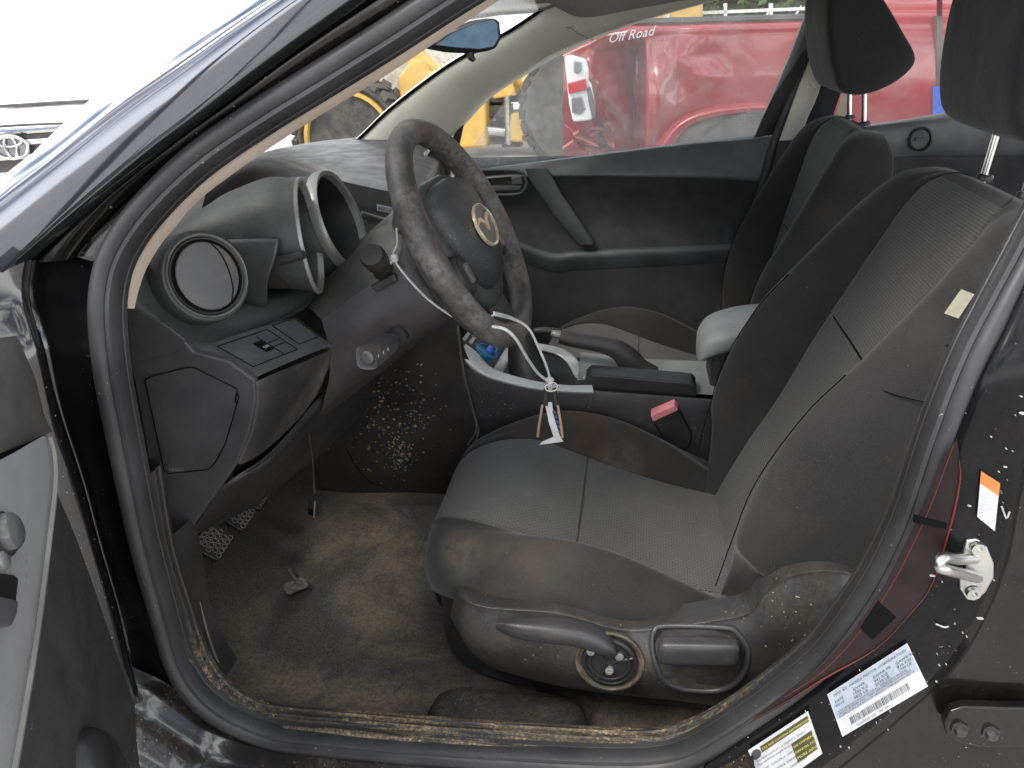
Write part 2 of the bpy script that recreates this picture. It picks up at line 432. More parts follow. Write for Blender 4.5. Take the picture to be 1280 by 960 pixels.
# worn steering wheel leather
def wheel_leather():
    m, nt, b, out = _mat('worn_wheel_leather'); L = nt.links.new; co = _pos(nt)
    wear = _ramp(nt, _noise(nt, co, 9, 6, .68, .4), .36, .60, .12, 1)
    flake = _ramp(nt, _noise(nt, co, 120, 5, .72), .32, .62, .25, 1)
    f = _math(nt, 'MULTIPLY', wear, flake)
    c = _mix(nt, f, (.030, .029, .029), (.175, .158, .138))
    c = _mix(nt, _ramp(nt, _noise(nt, co, 210, 3), .6, .7, 0, .6), c, (.05, .045, .04))
    L(c, b.inputs['Base Color']); L(_ramp(nt, f, 0, 1, .36, .62), b.inputs['Roughness'])
    bp = _n(nt, 'ShaderNodeBump'); bp.inputs['Strength'].default_value = .6; bp.inputs['Distance'].default_value = .0008
    L(_math(nt, 'ADD', _math(nt, 'MULTIPLY', f, -1), _noise(nt, co, 600, 3)), bp.inputs['Height']); L(bp.outputs[0], b.inputs['Normal'])
    return m
M['leather'] = wheel_leather()
M['hub'] = plastic('airbag_cover', (.02, .022, .024), .42, grain=.8, gscale=650, dust=.16, dcol=(.16, .155, .15), dscale=7, speck=.6)
M['metalgrey'] = plastic('grey_ring_plastic', (.2, .205, .2), .35, dust=.3, metal=.3)

# scuff plate: long streaks of sand
def sill_mat():
    m, nt, b, out = _mat('sandy_scuff_plate'); L = nt.links.new; co = _pos(nt)
    mp = _n(nt, 'ShaderNodeMapping'); mp.inputs['Scale'].default_value = (2.2, 60, 60); L(co, mp.inputs['Vector'])
    st = _ramp(nt, _noise(nt, mp.outputs[0], 3.0, 5, .7), .40, .60)
    pa = _ramp(nt, _noise(nt, co, 9, 4), .32, .55, .3, 1)
    gr = _ramp(nt, _noise(nt, co, 240, 3, .7), .42, .62, .25, 1)
    sx = _n(nt, 'ShaderNodeSeparateXYZ'); L(co, sx.inputs[0]); low = _ramp(nt, sx.outputs[2], .46, .60, 1.0, .06)
    f = _math(nt, 'MULTIPLY', _math(nt, 'MULTIPLY', _math(nt, 'MULTIPLY', st, pa), gr), low)
    s2 = _math(nt, 'MULTIPLY', _ramp(nt, _noise(nt, co, 150, 2, .5), .66, .70), _ramp(nt, _noise(nt, co, 7, 3), .4, .6))
    s2 = _math(nt, 'MULTIPLY', s2, low)
    c = _mix(nt, f, (.022, .0215, .021), (.36, .27, .165)); c = _mix(nt, s2, c, (.5, .36, .19))
    L(c, b.inputs['Base Color']); b.inputs['Roughness'].default_value = .6
    bp = _n(nt, 'ShaderNodeBump'); bp.inputs['Strength'].default_value = .5; bp.inputs['Distance'].default_value = .0012
    L(_math(nt, 'ADD', f, s2), bp.inputs['Height']); L(bp.outputs[0], b.inputs['Normal'])
    return m
M['sill'] = sill_mat()

def truck_red():
    m, nt, b, out = _mat('red_truck_paint'); L = nt.links.new; co = _pos(nt)
    c = _mix(nt, _ramp(nt, _noise(nt, co, 3, 4), .3, .7), (.23, .014, .017), (.28, .02, .025))
    c = _mix(nt, _ramp(nt, _noise(nt, co, 5, 5, .6, .8), .5, .75, 0, .1), c, (.6, .45, .43))
    L(c, b.inputs['Base Color']); b.inputs['Roughness'].default_value = .25; b.inputs['Coat Weight'].default_value = .8; b.inputs['Coat Roughness'].default_value = .06
    return m
M['tred'] = truck_red()
M['twhite'] = plastic('white_truck_paint', (.8, .8, .79), .2, coat=1, var=.02)
M['yellow'] = plastic('loader_yellow', (.60, .37, .08), .45, dust=.35, dcol=(.35, .28, .18), dscale=3, var=.1)
M['tyre'] = plastic('tyre_rubber', (.045, .044, .042), .8, dust=.5, dcol=(.2, .18, .15), dscale=6)
M['dgrey'] = plastic('dark_machinery', (.04, .04, .04), .5, dust=.4, dscale=8)
M['taillens'] = plastic('red_lens', (.45, .01, .015), .12, coat=1)
M['clearlens'] = plastic('clear_lens', (.7, .7, .69), .1, coat=1, var=.15, dscale=20)
M['ground'] = None
def ground_mat():
    m, nt, b, out = _mat('pale_gravel'); L = nt.links.new; co = _pos(nt)
    c = _mix(nt, _ramp(nt, _noise(nt, co, .8, 6, .7), .3, .7), (.44, .42, .39), (.60, .58, .54))
    c = _mix(nt, _ramp(nt, _noise(nt, co, 40, 4, .7), .4, .7, 0, .6), c, (.3, .28, .25))
    L(c, b.inputs['Base Color']); b.inputs['Roughness'].default_value = .95
    bp = _n(nt, 'ShaderNodeBump'); bp.inputs['Strength'].default_value = .5; bp.inputs['Distance'].default_value = .02
    L(_noise(nt, co, 45, 4), bp.inputs['Height']); L(bp.outputs[0], b.inputs['Normal'])
    return m
M['ground'] = ground_mat()
def leaf_mat():
    m, nt, b, out = _mat('tree_leaves'); L = nt.links.new; co = _pos(nt)
    c = _mix(nt, _ramp(nt, _noise(nt, co, 2.5, 4), .3, .7), (.035, .07, .02), (.10, .15, .05)); L(c, b.inputs['Base Color'])
    b.inputs['Roughness'].default_value = .6; return m
M['leaves'] = leaf_mat()
M['bark'] = plastic('bark', (.1, .08, .06), .9, grain=.8, gscale=40)
# ------------------------------------------------------------------ camera, sky, sun
cd = bpy.data.cameras.new('camera'); cam = bpy.data.objects.new('camera', cd); COL.objects.link(cam)
cam.matrix_world = Matrix(((RT.x, UP.x, -FW.x, CAM.x), (RT.y, UP.y, -FW.y, CAM.y), (RT.z, UP.z, -FW.z, CAM.z), (0, 0, 0, 1)))
cd.sensor_width = 36; cd.lens = 36*FPX/1280; cd.clip_start = .02; cd.clip_end = 2000; scene.camera = cam
SUN_EL, SUN_AZ = R(52), R(229)      # veiled sun, high over the front left of the car
wd = bpy.data.worlds.new('World'); scene.world = wd; wd.use_nodes = True
nt = wd.node_tree; nt.nodes.clear(); L = nt.links.new
wo = nt.nodes.new('ShaderNodeOutputWorld'); bg = nt.nodes.new('ShaderNodeBackground'); L(bg.outputs[0], wo.inputs[0])
sk = nt.nodes.new('ShaderNodeTexSky'); sk.sky_type = 'NISHITA'; sk.sun_disc = False; sk.sun_elevation = SUN_EL; sk.sun_rotation = SUN_AZ
sk.air_density = 1.0; sk.dust_density = 2.0
tc = nt.nodes.new('ShaderNodeTexCoord')
mp = nt.nodes.new('ShaderNodeMapping'); mp.inputs['Scale'].default_value = (1, 1, 2.6); L(tc.outputs['Generated'], mp.inputs['Vector'])
cl = _ramp(nt, _noise(nt, mp.outputs[0], 3.2, 7, .6, .4), .43, .64)
sxyz = nt.nodes.new('ShaderNodeSeparateXYZ'); L(tc.outputs['Generated'], sxyz.inputs[0])
cl = _math(nt, 'MAXIMUM', cl, _ramp(nt, sxyz.outputs[2], .10, .30, 1.0, 0.0))      # haze bank along the horizon
bgc = _mix(nt, cl, sk.outputs[0], (28, 28.2, 28.6))
L(bgc, bg.inputs[0]); bg.inputs[1].default_value = .15
sl = bpy.data.lights.new('sun', 'SUN'); sun = bpy.data.objects.new('sun', sl); COL.objects.link(sun)
sl.energy = 3.0; sl.angle = R(25); sl.color = (1, .96, .9)
# nishita: rotation 0 = +y, clockwise seen from above
sd = V((math.sin(SUN_AZ)*math.cos(SUN_EL), math.cos(SUN_AZ)*math.cos(SUN_EL), math.sin(SUN_EL)))
sun.rotation_euler = (-sd).to_track_quat('-Z', 'Y').to_euler()
scene.view_settings.view_transform = 'Standard'; scene.view_settings.look = 'None'; scene.view_settings.exposure = 0
scene.cycles.use_denoising = True
scene.cycles.max_bounces = 8; scene.cycles.transparent_max_bounces = 12
scene.cycles.sample_clamp_indirect = 6
# ------------------------------------------------------------------ the car: shell, opening, floor, glass
car = tag(empty('car', loc=(0, .8, 0)), 'black hatchback seen through its open driver door, grey cloth interior, dusty carpet', 'car')
car.location = (0, 0, 0)

def yb(z, base=0.0):                     # body side: upright below the belt, leaning in above it
    return base + (0.36*(z-.97) if z > .97 else 0)
def S(px, py, base=0.0):
    """point on the body side (offset base) under a photo position"""
    p = W(px, py, y=base)
    if p.z > .97: p = W(px, py, pl=(0, 1, -.36, base-.36*.97))
    return p
def SL(pts, base=0.0): return [S(a[0], a[1], a[2] if len(a) > 2 else base) for a in pts]
def bn(p):                               # outward normal of the body side
    return V((0, -1, 0)) if p.z < .94 else V((0, -1, .36)).normalized()

SEALPX = [(720, -105), (640, -55), (560, -5), (480, 47), (400, 97), (315, 150), (240, 203), (180, 262), (147, 310), (133, 352), (130, 400), (137, 470), (151, 545), (166, 620), (179, 680),
          (203, 769), (222, 832), (248, 872), (287, 901), (340, 922), (400, 930), (480, 938), (560, 944), (640, 949), (737, 954), (812, 954), (860, 944), (912, 915), (969, 876), (1025, 831),
          (1062, 787), (1100, 731), (1137, 656), (1175, 545), (1212, 451), (1250, 376), (1280, 320), (1330, 225), (1390, 110), (1440, 10), (1490, -95)]
seal_path = crv(SL(SEALPX), 5)
b = NB()
prof = [(-.0125, -.004), (-.0148, .004), (-.0100, .0115), (-.003, .0135), (.0035, .0108), (.0052, .0062), (.0062, .0070), (.0100, .0060), (.0120, .001), (.0120, -.012), (.007, -.02)]
add_sweep(b, seal_path, prof, bn, resampled=True)
obj('door_seal', b, M['seal'], car, smooth=50)

# inner jamb flange behind the seal, dark
b = NB(); add_sweep(b, seal_path, [(.009, -.010), (.0130, -.013), (.014, -.018)], bn, resampled=True)
obj('pinch_flange', b, M['dash_dark'], car)

# near A pillar lining: thin beige edge seen past the seal
LIN = [(690, -60), (600, -3), (480, 78), (400, 127), (330, 172), (260, 222), (228, 249), (205, 276), (184, 302), (166, 333), (156, 362), (151, 384)]
pa = crv(SL(LIN, .035), 4)
b = NB(); add_sweep(b, pa, [(-.016, -.02), (-.012, -.006), (-.0055, .0), (.001, .001), (.0045, -.002), (.005, -.016)], bn, resampled=True)
obj('pillar_lining', b, M['beige'], car, smooth=60)

# painted A pillar, outer skin
O = [(-150, 370), (0, 238), (75, 184), (154, 122), (245, 60), (337, 0), (450, -72), (600, -165)]
I = [(-60, 385), (0, 335), (90, 258), (180, 184), (240, 139), (330, 70), (427, 0), (640, -150)]
rows = []
oi = SL(I, -.035); oo = SL(O, -.035)
for a, c in zip(oo, oi):
    mid = (a+c)/2 + V((-.008, -.012, .010))
    rows.append([a + V((-.09, .12, .0)), a + V((-.03, .035, .004)), a, mid, c + V((.0, -.003, .0)), c + V((.004, .004, -.004)), c + V((.006, .02, -.006))])
b = NB(); add_patch(b, rows, 5, 5)
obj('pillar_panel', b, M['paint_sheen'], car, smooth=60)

# black channel between the pillar skin and the seal
st = [(-.012, 0), (-.018, -.004)]
def chan(t): return st
k0 = 2
inner = SL([(760, -125), (640, -42), (545, 22), (465, 62), (385, 113), (300, 168), (225, 220), (166, 280), (136, 325)], .004)
outer = SL([(640, -150), (535, -72), (427, 0), (330, 70), (240, 139), (180, 184), (90, 258), (40, 300), (0, 335)], -.02)
rows = []
for a, c in zip(outer, inner):
    d = c-a
    rows.append([a, a + V((.002, .022, 0)), a+d*.22 + V((0, .022, 0)), a+d*.26 + V((0, .012, 0)), a+d*.52 + V((0, .014, 0)), a+d*.56 + V((0, .024, 0)), a+d*.85 + V((0, .02, 0)), c])
b = NB(); add_patch(b, rows, 5, 4)
obj('drip_channel', b, M['paint_dirty'], car, smooth=40)

# front jamb below: painted recess between door and seal
A_ = [(133, 330), (124, 400), (128, 470), (142, 545), (157, 620), (170, 680), (194, 769), (213, 835), (240, 880), (280, 912), (335, 930)]
B_ = [(100, 322), (88, 385), (92, 460), (104, 540), (124, 620), (140, 690), (168, 775), (190, 850), (222, 900), (262, 935), (330, 960)]
C_ = [(42, 300), (34, 370), (52, 440), (72, 520), (98, 600), (120, 680), (146, 770), (166, 850), (190, 915), (240, 970), (320, 1010)]
D_ = [(-30, 330), (-30, 380), (-20, 450), (10, 520), (40, 600), (60, 690), (90, 780), (110, 860), (140, 940), (200, 1010), (310, 1060)]
rows = [[S(*a, 0.002), S(*a, .016), S(*bb, .030), S(*c, .022), S(*c, -.015), S(*d, -.05)] for a, bb, c, d in zip(A_, B_, C_, D_)]
b = NB(); add_patch(b, rows, 5, 5)
obj('front_jamb', b, M['paint'], car, smooth=50)
# fender / bonnet / cowl in front of the pillar
b = NB()
rows = []
for x, zt in [(-1.0, .965), (-1.12, .95), (-1.3, .925), (-1.55, .88), (-1.85, .79), (-1.98, .62)]:
    w = .80 if x > -1.6 else .72
    rows.append([V((x, .8-w-.06, .25)), V((x, .8-w-.06, .62)), V((x, .8-w-.05, zt-.14)), V((x, .8-w, zt-.07)), V((x, .8-w*.8, zt-.035)), V((x, .8-w*.4, zt-.005)), V((x, .8, zt)),
                 V((x, .8+w*.4, zt-.005)), V((x, .8+w*.8, zt-.035)), V((x, .8+w, zt-.07)), V((x, .8+w+.05, zt-.14)), V((x, .8+w+.06, .62)), V((x, .8+w+.06, .25))])
rows = [[p + V((-.08, 0, 0)) for p in r] for r in rows]
add_patch(b, rows, 5, 4)
obj('bonnet', b, M['paint_clean'], car, smooth=60)
for sg in (-1, 1):
    b = NB(); add_patch(b, [[V((x, .8+sg*.86, .25)), V((x, .8+sg*.86, .62)), V((x, .8+sg*.85, zt-.14)), V((x, .8+sg*.80, zt-.07)), V((x, .8+sg*.72, zt-.05))] for x, zt in ((-.68, 1.03), (-.85, 1.0), (-1.0, .97), (-1.1, .955))], 4, 4)
    obj('fender', b, M['paint_clean'], car, smooth=60)

# sill outside the seal: painted rocker, dusty
A_ = [(150, 850), (190, 868), (230, 893), (275, 920), (340, 934), (480, 948), (640, 960), (812, 966), (880, 950), (940, 915)]
rows = []
for a in A_:
    p = S(a[0], a[1], -.004)
    rows.append([p + V((0, .02, .006)), p, p + V((0, -.02, -.012)), p + V((0, -.045, -.018)), p + V((0, -.075, -.032)), p + V((0, -.09, -.07)), p + V((0, -.085, -.16)), p + V((0, -.05, -.24))])
b = NB(); add_patch(b, rows, 5, 4)
obj('rocker_panel', b, plastic('dusty_rocker', (.006, .006, .007), .22, dust=.35, dcol=(.13, .11, .085), dscale=11, speck=1.0, scol=(.4, .34, .26), coat=.8), car, smooth=60)

# scuff plate inside the seal
IN = [(190, 590), (207, 690), (231, 769), (250, 825), (276, 864), (318, 890), (360, 897), (400, 901), (500, 909), (640, 919), (790, 927), (850, 920), (902, 895), (955, 858), (1008, 814), (1042, 772), (1078, 720), (1114, 648), (1152, 540), (1190, 440)]
pi_ = crv([S(q[0], q[1], .026) for i, q in enumerate(IN)], 4)
b = NB(); add_sweep(b, pi_, [(-.026, -.010), (-.021, -.003), (-.017, .001), (-.010, .0015), (-.008, -.0005), (.002, .0), (.004, .0012), (.006, 0), (.013, -.0005), (.015, .001), (.017, -.0005), (.024, -.003), (.028, -.012), (.029, -.03), (.029, -.05)], lambda p: V((-.12-p.x, 0, .80-p.z)), resampled=True)
obj('scuff_plate', b, M['sill'], car, smooth=40)

# B pillar outside
f1 = [(1445, -40), (1385, 85), (1330, 200), (1290, 318), (1255, 400), (1222, 470), (1185, 560), (1150, 655), (1112, 738), (1072, 796), (1036, 840), (985, 880), (925, 920), (880, 955), (840, 1000)]
f2 = [(1520, -60), (1450, 75), (1385, 200), (1350, 318), (1320, 400), (1295, 470), (1272, 545), (1258, 620), (1245, 690), (1218, 760), (1176, 828), (1110, 890), (1052, 935), (1000, 975), (960, 1020)]
f3 = [(1545, -60), (1475, 80), (1410, 210), (1370, 322), (1340, 404), (1315, 474), (1290, 548), (1272, 625), (1258, 698), (1230, 770), (1188, 838), (1120, 900), (1062, 948), (1010, 990), (970, 1035)]
f4 = [(1610, -60), (1545, 90), (1480, 230), (1450, 330), (1430, 420), (1410, 500), (1395, 570), (1385, 650), (1375, 740), (1365, 830), (1340, 920), (1290, 1000), (1240, 1050), (1180, 1090), (1110, 1130)]
rows = [[S(*a, .006), S(a[0]+3, a[1]+2, -.012), S((2*a[0]+c[0])/3, (2*a[1]+c[1])/3, -.020), S(*c, -.022), S(c[0]+3, c[1]+2, -.018), S(*d, -.004), S(d[0]+3, d[1]+2, .004), S(*e, .0)] for a, c, d, e in zip(f1, f2, f3, f4)]
b = NB(); add_patch(b, rows, 5, 4, matf=lambda u, v, j: 1 if j >= 24 else 0)
obj('pillar_face', b, [M['paint_dark'], M['paint_dirty']], car, smooth=40)
# recess beside the seal, dark reflection painted in as brown; old red paint on its rim
tri = [(1196, 548), (1202, 590), (1190, 650), (1166, 728), (1138, 768), (1095, 812), (1030, 850), (985, 878), (935, 905), (955, 886), (1020, 838), (1064, 792), (1104, 735), (1141, 660), (1178, 575)]
b = NB(); add_poly(b, [S(p[0], p[1], -.0225) for p in tri])
obj('pillar_recess', b, plastic('recess_brown', (.010, .006, .006), .35, dust=.02, spec=.2, var=.9, dscale=14), car)
b = NB()
add_tube(b, SL([(1199, 575), (1200, 600), (1190, 650), (1166, 728), (1140, 765), (1095, 811), (1030, 848), (985, 876), (935, 903)], -.0235), [.0003, .0009, .0010, .0005, .0003, .0003, .0004, .0010, .0003], 6, 4)
add_tube(b, SL([(1192, 556), (1160, 640), (1120, 722), (1080, 783), (1030, 838), (980, 872)], -.0225), .0004, 6, 4)
obj('paint_edge', b, M['redpaint'], car)
b = NB(); add_prism(b, SL([(1143, 645), (1184, 655), (1182, 661), (1142, 653)], -.024), (0, .003, 0)); obj('clip', b, M['black'], car)
b = NB(); add_prism(b, SL([(1098, 752), (1120, 772), (1090, 800), (1076, 786)], -.0235), (0, .0006, 0))
obj('clip', b, M['black'], car)

# chipped paint: small pale flakes along the flange edge
b = NB(); rnd = random.Random(3)
for k in range(46):
    i = rnd.random()*(len(f2)-5)+3; a = int(i); t = i-a; q = (f2[a][0]*(1-t)+f2[a+1][0]*t, f2[a][1]*(1-t)+f2[a+1][1]*t)
    sx = rnd.gauss(0, 9); sy = rnd.gauss(0, 9)
    if rnd.random() < .25: sx -= rnd.random()*70; sy -= rnd.random()*40
    c = S(q[0]+sx, q[1]+sy, -.0245); r = abs(rnd.gauss(.0001, .00025))+.00015; a0 = rnd.random()*6
    st_ = 1+rnd.random()*3
    add_prism(b, [c + V((math.cos(a0+w)*r*st_, 0, math.sin(a0+w)*r)) for w in (0, 1.1, 2.3, 3.3, 4.5)], (0, .0023, 0))
for pts in ([(1252, 633), (1258, 648), (1262, 640)], [(1170, 780), (1180, 784), (1186, 783)]):
    add_tube(b, SL(pts, -.0245), .0008, 5, 3)
obj('paint_chips', b, flat('chip_grey', (.42, .42, .40), .6), car)['kind'] = 'stuff'

# rear door hinge on the pillar
b = NB()
hp = [(1180, 905), (1186, 890), (1205, 884), (1260, 886), (1300, 886), (1300, 935), (1225, 935), (1195, 928), (1183, 918)]
add_prism(b, SL(hp, -.016), (0, .012, 0))
h = obj('door_hinge', b, M['paint_dirty'], car, bevel=.003)
for q in ((1199, 910), (1238, 915)):
    b = NB(); add_lathe(b, [(.0001, .008), (.0055, .008), (.007, .004), (.007, .003), (.009, .0025), (.009, 0)], S(*q, -.016), (0, -1, 0), 6)
    obj('bolt', b, M['trim'], h, smooth=30)

# striker
b = NB()
pl_ = [(1208, 676), (1222, 674), (1234, 684), (1243, 705), (1243, 722), (1233, 741), (1220, 752), (1209, 751), (1200, 737), (1200, 722), (1208, 712), (1204, 692)]
add_prism(b, SL(pl_, -.026), (0, .005, 0))
sp = obj('striker_plate', b, M['steel'], car, bevel=.002)
b = NB()
p0, p1 = S(1218, 698, -.026), S(1222, 722, -.026)
q0, q1 = S(1175, 700, -.055), S(1182, 712, -.058)
add_tube(b, [p0, p0*.5+q0*.5, q0 + V((.002, 0, .002)), (q0+q1)/2 + V((-.004, -.002, 0)), q1, p1*.5+q1*.5, p1], .0052, 12, 6)
obj('striker_loop', b, M['steel'], sp)
for q in ((1222, 684), (1216, 740)):
    b = NB(); add_lathe(b, [(.0001, .0015), (.003, .0015), (.003, .004), (.006, .004), (.0065, 0)], S(*q, -.027), (0, -1, 0), 16); obj('screw', b, M['steel'], sp)

# stickers on the pillar
def sticker(name, px, base, mats, draw, mat0):
    c = [S(*p, base) for p in px]           # tl, tr, br, bl
    xd = (c[1]-c[0]); yd = (c[0]-c[3]); w = xd.length; hgt = yd.length; xd.normalize(); yd.normalize()
    n = xd.cross(yd).normalized()
    b = NB()
    def rect(u0, v0, u1, v1, mi, lift):
        P_ = lambda u, v: c[3] + (c[2]-c[3])*u + (c[0]-c[3])*v + (c[1]-c[0]-c[2]+c[3])*u*v + n*lift
        add_poly(b, [P_(u0, v0), P_(u1, v0), P_(u1, v1), P_(u0, v1)], mi)
    def text(s, u, v, size, mi, align='LEFT', mw=.95):
        size = min(size, (mw-u)*w/hgt/(.56*len(s)))
        o = c[3] + (c[2]-c[3])*u + (c[0]-c[3])*v
        add_text(b, s, o, xd, yd, size*hgt, mi, align, .0009)
    rect(0, 0, 1, 1, 0, 0); draw(rect, text, b, c, xd, yd, n, w, hgt)
    return obj(name, b, mats, car, recalc=False, merge=0, smooth=180)
def d_vin(rect, text, b, c, xd, yd, n, w, hgt):
    rect(.012, .40, .988, .985, 1, .0003)
    text('MFD. BY  MAZDA MOTOR CORPORATION', .06, .885, .075, 2)
    text('DATE', .05, .745, .07, 2); text('GVWR', .27, .765, .08, 2); text('GAWR FR', .50, .765, .08, 2); text('GAWR RR', .76, .765, .08, 2)
    text('05/10', .04, .66, .08, 2); text('1735 KG', .25, .68, .085, 2); text('3825 LB', .25, .60, .085, 2); text('941 KG', .50, .68, .085, 2); text('2075 LB', .50, .60, .085, 2); text('816 KG', .76, .68, .085, 2); text('1799 LB', .76, .60, .085, 2)
    text('THIS VEHICLE CONFORMS TO ALL APPLICABLE FEDERAL', .04, .53, .058, 2); text('SAFETY, BUMPER AND THEFT PREVENTION STANDARDS', .04, .475, .058, 2); text('IN EFFECT ON THE DATE OF MANUFACTURE SHOWN ABOVE', .04, .42, .058, 2)
    r_ = random.Random(5); u = .14
    while u < .84:
        wd_ = r_.choice((.004, .004, .009)); rect(u, .14, u+wd_, .30, 2, .0004); u += wd_ + r_.choice((.005, .005, .01))
    text('PASSENGER CAR   34K   6M', .18, .055, .055, 2)
sticker('certification_label', [(1034, 868), (1134, 804), (1160, 858), (1053, 921)], -.0245, [M['label'], M['label_b'], M['ink']], d_vin, None)
def d_tire(rect, text, b, c, xd, yd, n, w, hgt):
    rect(.18, .80, .97, .93, 1, .0003); text('TIRE AND LOADING INFORMATION', .20, .83, .085, 3)
    o = c[3] + (c[2]-c[3])*.09 + (c[0]-c[3])*.83
    add_poly(b, [o + n*.0005 + (xd*math.cos(a)+yd*math.sin(a))*hgt*.10 for a in [2*math.pi*k/20 for k in range(20)]], 2)
    rect(.62, .16, .96, .60, 1, .0003); text('SEE OWNERS', .64, .46, .085, 3); text('MANUAL FOR', .64, .34, .085, 3); text('MORE INFO', .64, .22, .085, 3)
    text('SEATING CAPACITY  5  FRONT 2  REAR 3', .05, .68, .07, 2); text('The combined weight of occupants', .05, .60, .06, 2)
    for j, s in enumerate(('FRONT', 'REAR', 'SPARE')):
        text(s + '  P205/55R16  230KPA 33PSI', .05, .46-j*.13, .06, 2)
sticker('tyre_label', [(935, 938), (1010, 889), (1028, 942), (958, 992)], -.0242, [M['label'], M['olive'], M['ink'], M['yellowl']], d_tire, None)
def d_or(rect, text, b, c, xd, yd, n, w, hgt):
    rect(.0, .74, 1, 1, 1, .0003); text('WARNING', .12, .82, .10, 2)
    for j in range(9): text('SIDE AIR BAG  KEEP CLEAR OF', .07, .64-j*.07, .042, 2)
sticker('airbag_label', [(1226.5, 589), (1250, 604), (1243.5, 664), (1221.5, 646)], -.0245, [M['label'], M['orange'], M['inkgrey']], d_or, None)

# ------------------------------------------------------------------ floor, firewall, roof
b = NB()
rows = []
for x, zz in [(-1.02, .62), (-.96, .48), (-.86, .345), (-.76, .295), (-.6, .283), (-.35, .278), (0, .275), (.5, .275), (1.3, .30)]:
    r = []
    for y in (.055, .075, .10, .16, .25, .40, .55, .64, .68, .80, .95, 1.1, 1.3, 1.52):
        z = zz
        if y < .08: z = max(zz, .395) + (.02 if y < .06 else 0)
        elif y < .12: z = zz+.07
        elif y < .2: z = zz+.012
        z += .006*math.sin(x*17+y*9)*math.cos(y*23-x*5)
        r.append(V((x, y, z)))
    rows.append(r)
add_patch(b, rows, 8, 5)
obj('floor_carpet', b, M['carpet'], car, smooth=180)
b = NB()
rows = [[V((x, y, z)) for y in (.06, .3, .6, .9, 1.2, 1.52)] for x, z in [(-.97, .93), (-1.0, .8), (-1.02, .6), (-1.02, .3)]]
add_patch(b, rows, 3, 3); obj('firewall', b, M['black'], car)
# roof lining (grey) and skin
b = NB()
def roofz(x, y): return 1.43 - (.05 if y < .8 else .12)*((y-.80)/.62)**2 - .05*max(0, (.05-x))/.4
rx = [-.25, -.05, .2, .6, 1.1, 1.6]
add_patch(b, [[V((x, y, roofz(x, y))) for y in (.20, .3, .5, .8, 1.1, 1.3, 1.40)] for x in rx], 4, 4)
obj('roof_lining', b, M['liner'], car, solid=.012, off=1)
b = NB()
add_patch(b, [[V((x, y, roofz(x, y)+.035 - (.03 if y in (.155, 1.445) else 0))) for y in (.155, .3, .5, .8, 1.1, 1.3, 1.445)] for x in (-.08, .1, .3, .6, 1.1, 1.6)], 4, 4)
obj('roof_skin', b, M['paint_clean'], car)

# far A pillar lining, cream
hi = [(395, 199), (437, 184), (486, 139), (550, 90), (600, 60), (640, 38), (689, 5), (740, -28), (800, -62)]
lo = [(466, 228), (524, 199), (566, 164), (606, 122), (655, 90), (706, 61), (790, 27), (878, 1), (1000, -32)]
yy = [1.47, 1.475, 1.47, 1.45, 1.435, 1.42, 1.39, 1.365, 1.34]
rows = []
for (a, c, y) in zip(hi, lo, yy):
    p, q = W(*a, y=y-.03), W(*c, y=y)
    m1, m2 = p.lerp(q, .3)+V((.0, -.022, .0)), p.lerp(q, .72)+V((0, -.02, .0))
    rows.append([p + V((-.01, .05, .01)), p, m1, m2, q, q + V((.006, .04, -.006))])
b = NB(); add_patch(b, rows, 5, 5)
fp = obj('pillar_trim', b, M['cream'], car, smooth=60)
b = NB(); c = W(712, 30, y=1.375); add_lathe(b, [(.0125, 0), (.0125, .001), (.0105, .001), (.0105, 0)], c + V((0, -.004, .002)), (-.1, -1, .3), 24, caps=False)
add_tube(b, [W(700, 21, y=1.365), W(720, 40, y=1.37), W(742, 50, y=1.385)], .0008, 5, 4)
obj('trim_seam', b, M['liner'], fp)
# header strip above the far window
b = NB()
ha = [(640, -20), (690, -2), (740, -12), (830, -30), (960, -50)]; hb = [(690, 6), (728, 22), (790, 12), (880, -4), (1000, -25)]
add_patch(b, [[W(*a, y=1.28), W((a[0]+c[0])/2, (a[1]+c[1])/2, y=1.31), W(*c, y=1.345)] for a, c in zip(ha, hb)], 4, 3)
obj('header_trim', b, M['liner'], car)

# windscreen: sheet between the pillars
b = NB()
base = [V((-.80, .10, 1.0)), V((-1.0, .35, 1.02)), V((-1.07, .8, 1.025)), V((-1.06, 1.15, 1.02)), V((-1.03, 1.47, 1.0))]
top = [V((-.15, .19, 1.37)), V((-.22, .42, 1.39)), V((-.25, .8, 1.395)), V((-.22, 1.15, 1.365)), V((-.14, 1.36, 1.31))]
add_patch(b, [[base[i].lerp(top[i], t) + V((-.03, 0, .05))*math.sin(math.pi*t) for i in range(5)] for t in (0, .25, .5, .75, 1)], 4, 4)
obj('windscreen', b, M['wind'], car)
# dark frit line along the far pillar and base
b = NB()
add_tube(b, [W(*a, y=y-.035) for a, y in zip([(350, 207), (395, 198), (437, 183), (486, 138), (550, 89), (600, 59), (640, 37), (689, 4), (740, -30)], [1.47, 1.47, 1.475, 1.47, 1.45, 1.435, 1.42, 1.39, 1.36])], .0042, 6, 4)
obj('windscreen_gasket', b, M['black'], car)
